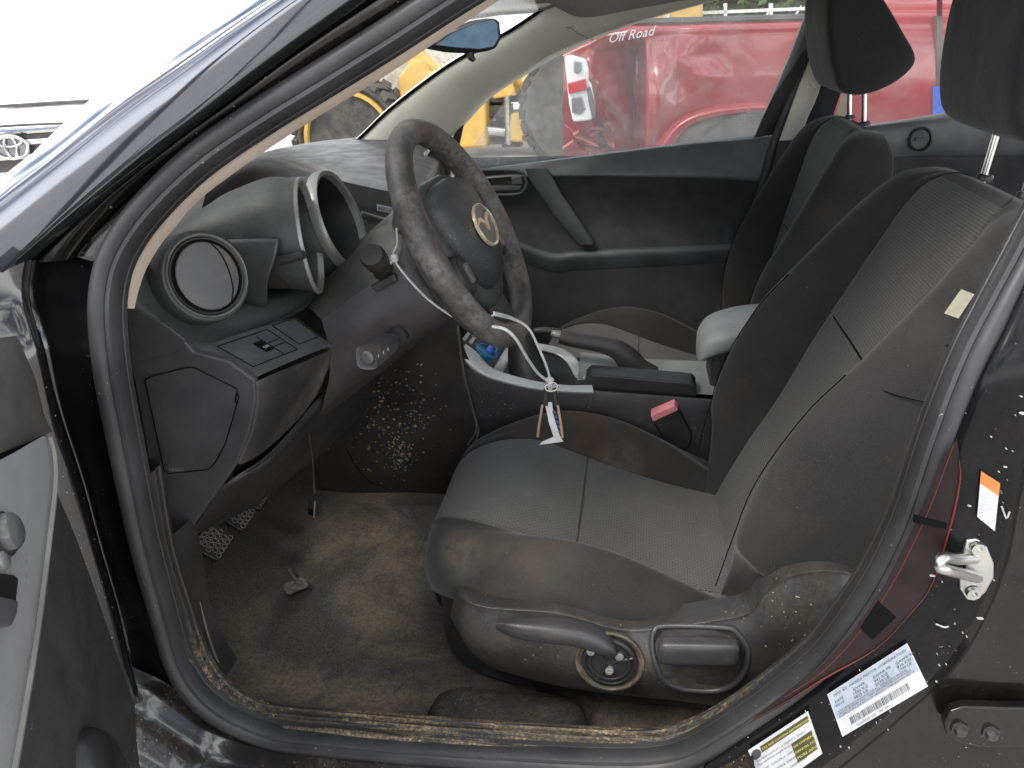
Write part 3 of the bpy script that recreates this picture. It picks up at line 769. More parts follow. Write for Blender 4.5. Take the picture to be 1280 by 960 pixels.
# mirror
b = NB()
mp_ = [(537, 57), (560, 40), (598, 24), (620, 21), (627, 28), (628, 48), (621, 62), (600, 65), (570, 63)]
add_prism(b, WL(mp_, .80), (-.03, .022, -.004))
mir = obj('interior_mirror', b, M['rubber'], car, bevel=.006, seg=3)
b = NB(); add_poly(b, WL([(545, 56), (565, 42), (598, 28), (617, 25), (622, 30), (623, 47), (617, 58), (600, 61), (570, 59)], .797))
obj('mirror_glass', b, flat('mirror_glass', (.22, .36, .52), .08, metal=.3), mir)  # blue reflection painted into the colour of the glass
b = NB(); add_tube(b, [W(590, 64, y=.81), W(588, 70, y=.81), W(593, 76, y=.81)], [.005, .007, .004], 8, 3); obj('mirror_tab', b, M['rubber'], mir)
# ------------------------------------------------------------------ dashboard
dash = empty('dashboard', car)
# main top pad, runs across the car
b = NB()
rows = []
for x_of in range(7):
    r = []
    for y, xb, xr, zt in [(.135, -.74, -.55, .985), (.22, -.84, -.54, 1.0), (.42, -.94, -.53, 1.005), (.62, -.97, -.49, 1.0), (.8, -.98, -.46, .99), (1.05, -.98, -.48, .992), (1.3, -.97, -.52, .992), (1.50, -.95, -.56, .985)]:
        t = [0, .4, .8, 1, 1.03, 1.02, .98][x_of]; dz = [0, .012, .004, -.025, -.07, -.16, -.27][x_of]
        r.append(V((xb+(xr-xb)*t, y, zt+dz)))
    rows.append(r)
add_patch(b, rows, 5, 5)
obj('dash_pad', b, M['dash'], dash, smooth=60)

# end panel facing the door
b = NB()
ep = [(150, 390), (190, 402), (228, 424), (242, 440), (286, 452), (318, 475), (320, 498), (312, 540), (296, 580), (272, 615), (240, 660), (225, 672), (205, 665), (190, 600), (172, 500), (160, 440)]
add_prism(b, WL(ep, .105), (0, .012, 0))
obj('end_panel', b, M['end'], dash, bevel=.003)
b = NB()
fc = [(181, 475), (190, 470), (236, 459), (244, 460), (296, 486), (298, 497), (292, 520), (281, 556), (268, 580), (260, 587), (210, 592), (205, 588)]
add_prism(b, WL(fc, .1035), (0, .003, 0))
fco = obj('fuse_cover', b, M['end'], dash, bevel=.0015)
b = NB()
fcp = WL(fc, .1034); add_tube(b, fcp + [fcp[0]], .0007, 5, 1)
add_tube(b, WL([(296, 491), (294, 503), (297, 503)], .1030), .0011, 5, 1)
obj('cover_gap', b, M['black'], fco)
b = NB(); o = W(211, 588.5, y=.1028); add_text(b, 'AIRBAG', o, V((1, 0, .05)), V((0, 0, 1)), .0062, 0, lift=.0003)
obj('cover_lettering', b, M['inkgrey'], fco, recalc=False, merge=0)
# upper end wedge next to vent
b = NB(); add_prism(b, WL([(158, 380), (172, 388), (205, 405), (231, 425), (222, 440), (196, 448), (164, 456)], .1025), (0, .004, 0)); obj('end_wedge', b, M['end'], dash, bevel=.002)
# ledge below the vent: from end cap wrapping to the driver
b = NB()
r0 = [(158, 350, .115), (190, 372, .13), (225, 392, .15), (262, 410, .17), (310, 410, .21), (360, 392, .27), (395, 372, .32)]
r1 = [(156, 372, .105), (188, 392, .108), (218, 411, .115), (248, 431, .125), (305, 420, .18), (355, 397, .245), (385, 382, .30)]
r2 = [(158, 380, .104), (189, 402, .106), (214, 420, .110), (243, 443, .118), (304, 426, .18), (352, 402, .25), (380, 388, .31)]
r_1 = [(180, 322, .16), (215, 345, .17), (250, 362, .19), (290, 378, .22), (330, 378, .26), (372, 366, .32), (405, 355, .37)]
r_2 = [(195, 300, .22), (235, 325, .24), (270, 345, .26), (310, 360, .29), (345, 364, .32), (385, 352, .37), (410, 345, .42)]
add_patch(b, [WL(r, 0) for r in (r_2, r_1, r0, r1, r2)], 4, 5)
obj('dash_ledge', b, M['dash'], dash, smooth=60)
# vent bulge + ring
vc = W(259, 345, y=.17); vn = V((.80, -.46, .28)).normalized()
b = NB()
up_ = V((-.18, .1, 1))
add_lathe(b, [(.004, -.17), (.036, -.15), (.054, -.10), (.059, -.05), (.0575, -.015), (.0555, -.001), (.053, .001), (.050, .0)], vc, vn, 40, up_, caps=False)
vent = empty('air_vent', dash)
obj('vent_housing', b, M['dash'], vent, smooth=60)
b = NB(); add_lathe(b, [(.0505, -.002), (.0512, .003), (.0502, .0045), (.0488, .0035), (.048, -.002)], vc, vn, 40, up_, caps=False); obj('vent_ring', b, M['metalgrey'], vent, smooth=60)
b = NB(); add_lathe(b, [(.0482, -.001), (.0462, .0015), (.0448, .0012), (.043, -.006), (.03, -.012), (.0001, -.013)], vc, vn, 40, up_, caps=False); obj('vent_bezel', b, M['rubber'], vent, smooth=50)
a_ = (up_-vn*up_.dot(vn)).normalized(); b_ = vn.cross(a_)
b = NB()
def vd(u, v, h): return vc + b_*u + a_*v + vn*h
disc = [vd(.0415*math.cos(t)*.95, .0415*math.sin(t), .000) for t in [2*math.pi*k/28 for k in range(28)]]
add_prism(b, disc, vn*.004); obj('vent_flap', b, plastic('vent_flap_plastic', (.075, .075, .078), .5, dust=.3, dscale=20), vent, bevel=.002)
b = NB(); add_tube(b, [vd(-.010-.017*math.cos(t), .0400*math.sin(t), .0048) for t in [-1.2, -.6, 0, .6, 1.2]], .0008, 5, 4); obj('flap_gap', b, M['black'], vent)

# switch panel + knee panel
b = NB()
s0 = [(250, 434, .118), (300, 420, .18), (368, 397, .26)]
s1 = [(248, 440, .112), (318, 437, .18), (376, 402, .27)]
tl, tr, br, bl = W(249, 437, y=.12), W(369, 398, y=.265), W(415, 433, y=.26), W(318, 474, y=.11)
def q4(u, v, lift=0):
    n_ = ((tr-tl).cross(bl-tl)).normalized()
    if n_.z < 0: n_ = -n_
    return tl*(1-u)*(1-v)+tr*u*(1-v)+br*u*v+bl*(1-u)*v + n_*lift
rows = [[q4(0, v, -.012), q4(.0, v, -.003), q4(.03, v, .002), q4(.5, v, .004), q4(.97, v, .002), q4(1, v, -.004), q4(1.02, v, -.02)] for v in (0, .04, .5, .92, 1.0)]
lowr = [WL([(318, 476, .108), (322, 476, .11), (345, 466, .135), (375, 454, .19), (405, 441, .25), (414, 436, .262), (416, 432, .275)], 0),
        WL([(318, 490, .108), (324, 490, .11), (345, 482, .135), (375, 470, .19), (400, 462, .25), (411, 456, .265), (414, 450, .28)], 0),
        WL([(314, 530, .108), (320, 535, .112), (340, 525, .14), (360, 512, .19), (385, 500, .245), (396, 492, .26), (400, 486, .28)], 0),
        WL([(296, 578, .108), (302, 580, .113), (318, 572, .14), (340, 556, .18), (366, 532, .225), (380, 516, .25), (384, 510, .27)], 0)]
add_patch(b, rows, 5, 5); swp = obj('switch_panel', b, M['panel'], dash, smooth=45)
b = NB(); add_patch(b, lowr, 4, 4); obj('knee_panel', b, plastic('knee_plastic', (.027, .027, .029), .45, grain=.5, dust=.25, dscale=9, speck=.5, scol=(.25, .23, .2)), dash, smooth=60)
b = NB()
for (u0, v0, u1, v1) in ((.10, .12, .62, .80), (.70, .06, .96, .70)):
    add_tube(b, [q4(u0, v0, .0052), q4(u1, v0, .0052), q4(u1, v1, .0046), q4(u0, v1, .0046), q4(u0, v0, .0052)], .0006, 5, 1)
add_tube(b, [q4(.46, .2, .0052), q4(.46, .78, .0052)], .0005, 5, 1); add_tube(b, [q4(.48, .42, .0052), q4(.6, .42, .0052)], .0005, 5, 1); add_tube(b, [q4(.40, .55, .0052), q4(.6, .55, .0052)], .0005, 5, 1)
obj('switch_gap', b, M['black'], swp)
b = NB(); add_prism(b, [q4(.36, .33, .0045), q4(.44, .33, .0045), q4(.44, .60, .0045), q4(.36, .60, .0045)], (.001, -.0005, .0018)); sb = obj('switch_button', b, M['black'], swp)
b = NB(); add_text(b, 'OFF', q4(.365, .55, .0068), q4(1, .5)-q4(0, .5), q4(.5, 0)-q4(.5, 1), .0062, 0); obj('button_mark', b, M['label'], sb, recalc=False, merge=0)
# lower panel under the knee panel and dark pocket
b = NB()
add_patch(b, [WL([(296, 578, .112), (318, 572, .15), (340, 556, .19), (380, 516, .26), (400, 490, .3)], 0), WL([(290, 600, .16), (315, 592, .20), (345, 570, .25), (385, 530, .31), (410, 500, .34)], 0)], 4, 4)
obj('coin_pocket', b, M['black'], dash)
b = NB()
add_patch(b, [WL([(272, 612, .110), (300, 592, .13), (330, 572, .16), (362, 540, .21), (385, 512, .26), (405, 490, .30)], 0), WL([(268, 622, .112), (304, 600, .135), (336, 580, .165), (368, 548, .22), (392, 520, .27), (420, 490, .32)], 0),
              WL([(240, 664, .112), (275, 640, .17), (310, 618, .22), (350, 590, .28), (395, 545, .34), (450, 490, .42)], 0), WL([(235, 672, .14), (280, 652, .25), (320, 630, .3), (360, 600, .36), (410, 560, .44), (470, 500, .5)], 0)], 4, 4)
obj('lower_cover', b, M['dash_dark'], dash, smooth=60)

# instrument hoods
pods = empty('instrument_hood', dash)
b = NB()
cc = [W(384, 296, y=.30), W(350, 292, y=.295), W(300, 296, y=.285), W(252, 302, y=.265), W(226, 300, y=.25)]
ax = V((.95, .27, .06)).normalized(); rad = [.0745, .0735, .059, .037, .017]
rings = []
for c, r in zip(cc, rad):
    a1 = V((0, 0, 1)); a1 = (a1-ax*a1.dot(ax)).normalized(); a2 = ax.cross(a1)
    rings.append([c + a1*math.cos(2*math.pi*k/14)*r*1.0 + a2*math.sin(2*math.pi*k/14)*r*1.0 for k in range(14)])
add_loft(b, rings, 5, 3, caps=False)
obj('hood_shell', b, M['dash'], pods, smooth=60)
b = NB()
lp = cc[0]
g = []
for r, h in [(.0745, 0), (.0775, .002), (.0765, .006), (.072, .006), (.070, -.002)]:
    g.append([lp + ax*h + a1*math.cos(2*math.pi*k/40)*r + a2*math.sin(2*math.pi*k/40)*r for k in range(40)])
add_grid(b, g, closed_v=True); obj('gauge_ring', b, M['metalgrey'], pods, smooth=60)
b = NB(); add_grid(b, [[lp + ax*h + a1*math.cos(2*math.pi*k/40)*r + a2*math.sin(2*math.pi*k/40)*r for k in range(40)] for r, h in ((.0702, -.001), (.066, -.03), (.06, -.07), (.001, -.072))], closed_v=True); obj('gauge_back', b, M['rubber'], pods, smooth=60)
rc = W(424, 277, y=.43); rn = V((.955, .04, .29)).normalized()
b = NB(); ru = V((-.15, 0, 1))
add_lathe(b, [(.066, -.20), (.074, -.12), (.0762, -.04), (.0752, -.012), (.072, -.008)], rc, rn, 40, ru, caps=False); obj('hood_shell', b, M['dash'], pods, smooth=60)
b = NB(); add_lathe(b, [(.0775, -.008), (.0785, .004), (.0755, .008), (.070, .006), (.0685, -.003)], rc, rn, 48, ru, caps=False); obj('gauge_ring', b, M['metalgrey'], pods, smooth=60)
b = NB(); add_lathe(b, [(.0695, -.002), (.064, -.03), (.055, -.075), (.0001, -.078)], rc, rn, 40, ru, caps=False); obj('gauge_back', b, M['rubber'], pods, smooth=60)
# shroud lip and broken bracket rod
b = NB()
add_patch(b, [WL([(250, 300, .235), (290, 299, .225), (330, 298, .214), (348, 299, .212)], 0), WL([(268, 318, .225), (300, 320, .215), (330, 322, .206), (343, 322, .204)], 0), WL([(290, 350, .22), (308, 352, .212), (326, 353, .207), (334, 353, .206)], 0), WL([(308, 378, .23), (318, 382, .228), (328, 384, .226), (333, 384, .225)], 0)], 4, 4)
obj('hood_lip', b, M['dash'], pods, solid=.004)
b = NB(); add_tube(b, [W(340, 328, y=.215), W(362, 323, y=.212), W(380, 318, y=.212)], [.006, .006, .0055], 10, 2); obj('bracket_rod', b, M['rubber'], pods)
# dark upper display hood behind the pods
b = NB()
add_patch(b, [WL([(252, 262, .30), (285, 240, .36), (330, 226, .45), (385, 220, .55), (425, 220, .62)], 0), WL([(258, 240, .32), (300, 215, .40), (340, 209, .50), (385, 213, .60), (420, 219, .66)], 0), WL([(265, 225, .36), (305, 206, .45), (345, 202, .56), (388, 209, .66), (418, 217, .7)], 0), WL([(285, 214, .46), (320, 200, .55), (352, 198, .66), (395, 206, .74), (425, 215, .78)], 0)], 4, 4)
obj('display_hood', b, M['dash_dark'], dash, smooth=60)
# passenger side: sticker, strip and far vent
b = NB()
add_patch(b, [WL([(425, 226, .62), (452, 232, .66), (480, 238, .70), (520, 246, .75)], 0), WL([(425, 257, .60), (450, 262, .64), (480, 268, .68), (520, 276, .73)], 0), WL([(425, 288, .57), (448, 290, .60), (480, 292, .64), (520, 298, .69)], 0)], 4, 4)
obj('centre_panel', b, M['dash_dark'], dash)
b = NB(); add_tube(b, WL([(452, 266, .63), (480, 274, .665), (506, 281, .70)], 0), .003, 6, 3); obj('centre_strip', b, M['metalgrey'], dash)
b = NB(); c4 = WL([(471, 255, .655), (499, 261, .69), (499, 269, .69), (471, 263, .655)], 0); add_poly(b, c4, 0)
add_text(b, '4882045', c4[3] + V((.002, 0, .0016)), c4[2]-c4[3], c4[0]-c4[3], .0095, 1); obj('dash_sticker', b, [M['label'], M['ink']], dash, recalc=False, merge=0)
b = NB(); add_lathe(b, [(.055, -.01), (.058, .004), (.052, .008), (.048, 0)], W(548, 212, y=1.30), (.85, -.35, .3), 32, caps=False); obj('vent_ring', b, M['metalgrey'], dash)
b = NB(); add_lathe(b, [(.052, -.02), (.05, .002), (.045, -.01), (.0001, -.012)], W(548, 212, y=1.30), (.85, -.35, .3), 32, caps=False); obj('vent_bezel', b, M['rubber'], dash)

# steering column shroud and under-dash panel
column = empty('steering_column', car)
b = NB()
add_patch(b, [WL([(372, 378, .34), (410, 345, .36), (440, 318, .37), (462, 292, .38), (485, 280, .385), (500, 270, .40)], 0),
              WL([(388, 386, .30), (425, 355, .315), (452, 328, .325), (478, 306, .33), (498, 296, .335), (512, 288, .345)], 0),
              WL([(402, 400, .275), (440, 372, .285), (470, 352, .29), (498, 338, .295), (518, 336, .30), (530, 334, .31)], 0)], 4, 4)
obj('upper_shroud', b, plastic('shroud_plastic', (.035, .036, .037), .5, grain=.4, dust=.15), column, smooth=60)
b = NB()
add_patch(b, [WL([(402, 400, .275), (440, 372, .285), (470, 352, .29), (498, 338, .295), (518, 336, .30), (532, 334, .31)], 0),
              WL([(410, 430, .265), (445, 410, .27), (480, 392, .28), (512, 378, .285), (535, 372, .29), (552, 370, .30)], 0),
              WL([(412, 470, .27), (440, 452, .275), (476, 430, .285), (515, 415, .295), (548, 405, .305), (568, 398, .32)], 0),
              WL([(402, 510, .285), (424, 494, .29), (450, 474, .30), (495, 442, .32), (535, 418, .345), (575, 402, .37)], 0),
              WL([(396, 530, .32), (415, 512, .33), (445, 490, .35), (490, 455, .39), (530, 425, .43), (578, 405, .46)], 0)], 4, 4)
obj('lower_shroud', b, plastic('lower_shroud', (.022, .021, .023), .55, grain=.5, dust=.14, dcol=(.13, .1, .08)), column, smooth=60)
# ring cup behind the wheel
WC = V((-.251, .438, .986)); wt = R(25.9)
wn = V((math.cos(wt), -math.sin(R(2.9))*0, math.sin(wt))); wtop = V((-math.sin(wt), 0, math.cos(wt))); wy = V((.05, 1, 0)).normalized()
wn = wtop.cross(wy).normalized()
if wn.x < 0: wn = -wn
b = NB(); add_lathe(b, [(.03, -.26), (.055, -.2), (.07, -.13), (.078, -.09), (.085, -.072), (.08, -.062), (.05, -.058)], WC, wn, 32, wtop); obj('column_cup', b, M['dash'], column, smooth=60)
# ignition barrel
ib, ie = W(484, 342, y=.31), W(460, 316, y=.27)
dirn = (ie-ib).normalized()
b = NB(); add_lathe(b, [(.017, -.01), (.0165, .01), (.0125, .018), (.0125, .045), (.0165, .05), (.0168, .07), (.0145, .076), (.0001, .077)], ib, W(459, 312, y=.235)-ib, 24); obj('ignition_barrel', b, M['rubber'], column, smooth=45)
b = NB(); kp = WL([(463, 358), (492, 342), (496, 352), (470, 366)], .282); add_prism(b, kp, (0, .01, 0)); obj('ignition_plate', b, M['dash_dark'], column, bevel=.002)
# wiper / light stalk end
b = NB(); p0, p1 = W(506, 414, y=.31), W(484, 430, y=.235)
add_tube(b, [p0, p0.lerp(p1, .35), p0.lerp(p1, .42)], [.012, .010, .012], 12, 3); st_ = obj('stalk', b, M['dash_dark'], column)
dz = (p1-p0).normalized(); tip = W(459, 447, y=.185)
b = NB()
sx_ = V((0, 0, 1))-dz*dz.z; sx_.normalize(); sy_ = dz.cross(sx_)
rg = []
for t, w_, h_ in ((0.0, .009, .009), (.12, .012, .012), (.3, .0138, .0132), (.95, .0155, .0145), (1.0, .0135, .0125)):
    c = p0.lerp(tip, .38+.62*t)
    rg.append([c + sx_*(w_*math.copysign(abs(math.cos(a))**.5, math.cos(a))) + sy_*(h_*math.copysign(abs(math.sin(a))**.5, math.sin(a))) for a in [2*math.pi*(k+.5)/16 for k in range(16)]])
add_loft(b, rg, 3, 2); obj('stalk_knob', b, plastic('stalk_plastic', (.032, .032, .036), .45, dust=.25, dscale=30), st_, smooth=50)
b = NB(); add_lathe(b, [(.0085, 0), (.0085, .002), (.0065, .003), (.0001, .0032)], tip, dz, 20); obj('stalk_button', b, M['panel'], st_)
b = NB(); e1 = p0.lerp(tip, .62); 
for k in range(3):
    c = p0.lerp(tip, .60+.12*k) - V((-.010, .0185, -.002)) + sx_*.002
    add_box(b, c, (.006, .0008, .004)); 
obj('stalk_marks', b, M['label'], st_)

# steering wheel
wheel = empty('steering_wheel', car)
def wp(a, r, h=0.0): return WC + wtop*math.cos(a)*r + wy*math.sin(a)*r + wn*h
def wq(u, v, h=0.0): return WC + wy*u + wtop*v + wn*h
b = NB()
n_ = 48
rl = [.0186 + .0022*(abs(math.sin(2*math.pi*k/n_))**6) for k in range(n_)]
add_tube(b, [wp(2*math.pi*k/n_, .1625) for k in range(n_)], rl, 16, 3, closed=True)
obj('rim', b, M['leather'], wheel, smooth=180)
def spoke(p, w0, w1):
    b = NB(); rg = []
    for t in (0, .25, .5, .75, 1):
        c = p[0].lerp(p[1], t); w_ = w0+(w1-w0)*t
        d = (p[1]-p[0]).normalized(); s_ = wn.cross(d).normalized()
        rg.append([c + s_*w_*math.cos(a) + wn*(.010*math.sin(a)) for a in [2*math.pi*k/12 for k in range(12)]])
    add_loft(b, rg, 3, 2); return b
for sgn in (-1, 1):
    obj('spoke', spoke((wq(sgn*.05, .02, -.02), wq(sgn*.155, .035, -.004)), .045, .026), M['hub'], wheel, smooth=60)
obj('spoke', spoke((wq(0, -.04, -.02), wq(0, -.158, -.006)), .05, .034), M['hub'], wheel, smooth=60)
b = NB()
outl = [(-.088, .052), (-.075, .072), (-.04, .082), (0, .084), (.04, .082), (.075, .072), (.088, .052), (.086, .01), (.072, -.035), (.055, -.065), (.03, -.082), (0, -.086), (-.03, -.082), (-.055, -.065), (-.072, -.035), (-.086, .01)]
rg = []
for s_, h_ in ((1.03, -.05), (1.04, -.015), (1.0, .006), (.9, .018), (.7, .026), (.4, .031), (.08, .033)):
    rg.append([wq(u*s_, v*s_, h_) for u, v in outl])
add_loft(b, rg, 3, 3); obj('airbag_cover', b, M['hub'], wheel, smooth=60)
b = NB()
outl2 = [(-.105, .045), (-.1, .062), (-.06, .09), (0, .094), (.06, .09), (.1, .062), (.105, .045), (.1, .0), (.085, -.06), (.05, -.105), (0, -.115), (-.05, -.105), (-.085, -.06), (-.1, 0)]
add_loft(b, [[wq(u*s_, v*s_, h_) for u, v in outl2] for s_, h_ in ((.75, -.075), (.95, -.05), (1.0, -.015), (.97, -.004), (.9, .0))], 3, 3); obj('hub_shell', b, M['dash'], wheel, smooth=60)
# emblem: worn winged oval
b = NB()
ec = wq(0, .0, .034)
def eq(u, v, h=0): return ec + wy*u + wtop*v + wn*h
N = 40
add_grid(b, [[eq((.0395+r)*math.cos(2*math.pi*k/N), (.0315+r)*math.sin(2*math.pi*k/N), h) for k in range(N)] for r, h in ((.0016, -.002), (.0016, .002), (.0, .003), (-.0024, .002), (-.0024, -.001))], closed_v=True)
add_prism(b, [eq(u*1.2, v*1.2) for u, v in ((-.031, .006), (-.020, .009), (-.008, .003), (0, -.008), (.008, .003), (.020, .009), (.031, .006), (.022, .013), (.012, .012), (.004, .005), (0, -.001), (-.004, .005), (-.012, .012), (-.022, .013))], wn*.0035)
obj('emblem', b, M['gold'], wheel, smooth=40)
b = NB(); add_poly(b, [eq(.039*math.cos(2*math.pi*k/N), .031*math.sin(2*math.pi*k/N), -.0005) for k in range(N)]); obj('emblem_field', b, plastic('emblem_field', (.12, .115, .10), .45, dust=.3), wheel)
for sgn in (-1, 1):
    sw = NB(); 
    add_loft(sw, [[wq(sgn*(.098+.024*math.cos(a)*s_), -.038+.030*math.sin(a)*s_ , h_) for a in [2*math.pi*k/14 for k in range(14)]] for s_, h_ in ((1.1, -.02), (1, .004), (.8, .010), (.2, .011))], 3, 2)
    so = obj('wheel_switch', sw, M['dash_dark'], wheel, smooth=60)
    sw = NB(); add_box(sw, wq(sgn*.098, -.038, .012), (.007, .012, .03), Matrix((wn, wy, wtop)).transposed()); obj('rocker', sw, plastic('worn_rocker', (.09, .09, .09), .35, speck=1.0, dust=.3, dscale=60), so, bevel=.0015)
# ------------------------------------------------------------------ centre stack side, console
console = empty('center_console', car)
b = NB()
r = [WL([(545, 380, .64), (570, 400, .65), (582, 440, .665), (592, 458, .672)], 0),
     WL([(500, 425, .60), (545, 440, .655), (575, 470, .668), (600, 500, .674)], 0),
     WL([(430, 480, .56), (500, 500, .655), (560, 520, .668), (602, 545, .674)], 0),
     WL([(395, 545, .60), (440, 556, .66), (520, 560, .668), (604, 572, .674)], 0),
     WL([(392, 582, .62), (440, 590, .67), (520, 594, .675), (600, 600, .68)], 0),
     WL([(396, 612, .66), (440, 616, .69), (520, 616, .695), (590, 620, .70)], 0)]
add_patch(b, r, 5, 5); stack = obj('stack_side', b, M['specked'], console, smooth=60)
b = NB(); add_tube(b, WL([(432, 560, .655), (450, 590, .664), (468, 606, .676)], 0), .0008, 5, 4); obj('panel_seam', b, M['black'], stack)
# raised dried mud specks on the stack side
b = NB(); rnd = random.Random(11)
from mathutils.bvhtree import BVHTree
_bv = BVHTree.FromPolygons([v.co.copy() for v in stack.data.vertices], [tuple(p.vertices) for p in stack.data.polygons])
def drop(px, py, tree):
    d = (FW + RT*((px-640)/FPX) - UP*((py-480)/FPX)).normalized(); return tree.ray_cast(CAM, d)
for k in range(420):
    px, py = rnd.gauss(492, 32), rnd.gauss(522, 44)
    if rnd.random() < .3: px, py = rnd.gauss(500, 9), rnd.gauss(566, 14)
    if py < 452: continue
    h = drop(px, py, _bv)
    if h[0] is None: continue
    n = h[1] if h[1].y < 0 else -h[1]
    a = V((1, 0, 0))-n*n.x; a.normalize(); c = n.cross(a); q = abs(rnd.gauss(.0009, .0011))+.0005
    m_ = 5; vs = [b.verts.new(h[0]+n*.0002+(a*math.cos(2*math.pi*j/m_)*(.7+rnd.random()*.6)+c*math.sin(2*math.pi*j/m_)*(.7+rnd.random()*.6))*q) for j in range(m_)]
    tp = b.verts.new(h[0]+n*q*.6)
    for j in range(m_): b.faces.new((vs[j], vs[(j+1) % m_], tp))
spk = obj('mud_specks', b, plastic('dry_mud', (.24, .17, .10), .9, var=.5, dscale=60), stack, smooth=180); spk['kind'] = 'stuff'
# side wall
b = NB()
top = [(574, 436), (590, 455), (612, 467), (660, 481), (740, 489), (820, 495), (890, 500), (960, 503)]
rows = []
for i, q in enumerate(top):
    p = W(*q, y=.672)
    rows.append([p + V((0, .010, -.004)), p + V((0, .004, .0005)), p + V((0, 0, -.003)), p + V((0, -.004, -.03)), p + V((0, -.006, -.10)), p + V((0, -.004, -.2)), p + V((0, .0, -.42))])
add_patch(b, rows, 5, 4); obj('console_side', b, M['console'], console, smooth=50)
b = NB(); add_patch(b, [[V((x, .71, z)), V((x, .80, z+.004)), V((x, .93, z)), V((x, .94, z-.02)), V((x, .95, z-.4))] for x, z in [(-.37, .64), (-.30, .60), (-.16, .565), (.0, .552), (.15, .55), (.4, .55)]], 3, 3)
obj('console_top', b, M['console'], console, smooth=50)
# silver tray trim
b = NB()
ou = [(574, 440), (583, 452), (594, 462), (614, 472), (660, 484), (705, 489), (742, 490)]
inn = [(583, 430), (598, 442), (606, 452), (622, 463), (664, 475), (706, 481), (740, 481)]
add_patch(b, [[W(p[0], p[1]+3, y=.672), W(*p, y=.666), W((p[0]+q[0])/2, (p[1]+q[1])/2, y=.674), W(*q, y=.69), W(q[0], q[1]+1, y=.70) + V((0, 0, -.02))] for p, q in zip(ou, inn)], 4, 3)
fr_ = W(610, 425, y=.90); bk = W(700, 440, y=.90)
obj('tray_trim', b, M['silver'], console, smooth=60)
b = NB()
add_patch(b, [WL([(640, 424, .90), (690, 432, .90), (712, 440, .89), (724, 452, .85), (730, 463, .78), (738, 470, .70)], 0), WL([(648, 432, .88), (686, 439, .88), (702, 446, .87), (711, 456, .84), (716, 466, .78), (722, 474, .71)], 0)], 3, 5)
add_patch(b, [WL([(608, 474, .705), (622, 452, .76), (634, 432, .86)], 0), WL([(620, 479, .705), (634, 456, .76), (644, 436, .86)], 0)], 3, 3)
obj('tray_rim', b, M['silver'], console, solid=.004)
b = NB(); add_patch(b, [WL([(585, 452, .70), (640, 475, .71), (722, 480, .71)], 0), WL([(612, 425, .90), (655, 436, .88), (715, 450, .87)], 0)], 3, 3)
for v in b.verts: v.co.z -= .035
obj('tray_well', b, M['rubber'], console)
# shift boot
b = NB(); rg = []
for (px, py, y, rx) in ((668, 480, .76, .052), (660, 462, .77, .042), (654, 445, .775, .034), (652, 425, .78, .028), (650, 402, .785, .022)):
    c = W(px, py, y=y); rg.append([c + V((rx*math.cos(a)*(1+.08*math.cos(3*a)), rx*.9*math.sin(a), 0)) for a in [2*math.pi*k/12 for k in range(12)]])
add_loft(b, rg, 3, 2); obj('shift_boot', b, M['rubber'], console, smooth=60)
# loose blue wires and connector where the stack has been stripped
b = NB(); rnd = random.Random(4)
for k in range(7):
    add_tube(b, WL([(592+rnd.random()*8, 428+rnd.random()*8, .72), (596+rnd.random()*20, 440+rnd.random()*6, .71), (606+rnd.random()*14, 446+rnd.random()*5, .715), (612+rnd.random()*12, 436+rnd.random()*6, .73), (600+rnd.random()*10, 426+rnd.random()*6, .75)], 0), .0022, 6, 5)
obj('loose_wires', b, M['wire_b'], console)
b = NB(); add_loft(b, [[W(612, 438, y=.715) + V((r_*math.cos(a), d_, r_*math.sin(a))) for a in [k*math.pi/5 for k in range(10)]] for r_, d_ in ((.004, -.008), (.0075, -.004), (.008, .006), (.005, .012))], 3, 2); obj('wire_plug', b, M['blue'], console)
b = NB()
for q in ((578, 424), (586, 428), (590, 420)): add_prism(b, WL([(q[0], q[1]), (q[0]+9, q[1]-12), (q[0]+12, q[1]-10), (q[0]+3, q[1]+3)], .715), (0, .01, 0))
obj('bracket_tabs', b, M['silver'], console)
# handbrake housing and cup tray
b = NB(); add_patch(b, [WL([(722, 474, .695), (800, 486, .695), (895, 494, .695)], 0), WL([(726, 440, .86), (800, 448, .88), (895, 452, .88)], 0)], 3, 3)
obj('rear_tray', b, plastic('grey_tray', (.24, .25, .24), .5, dust=.4, dcol=(.1, .09, .08), dscale=12), console)
def pocket(pts, y, dep, name):
    b = NB(); P_ = WL(pts, y); 
    add_poly(b, P_)
    for i in range(len(P_)): pass
    return obj(name, b, M['black'], console)
b = NB(); add_prism(b, WL([(731, 474), (738, 468), (866, 479), (871, 484), (871, 497), (732, 489)], .693), (0, .05, .0)); ct = obj('coin_tray', b, M['rubber'], console, bevel=.003)
b = NB(); add_prism(b, WL([(755, 459), (882, 461), (884, 470), (770, 470)], .84), (0, .03, 0)); obj('card_slot', b, M['rubber'], console, bevel=.002)
b = NB(); add_patch(b, [WL([(733, 472, .700), (750, 476, .698), (768, 473, .700)], 0), WL([(734, 468, .72), (750, 466, .725), (766, 468, .72)], 0)], 3, 4); obj('coin_lip', b, plastic('coin_lip', (.25, .26, .26), .5, dust=.3), ct)
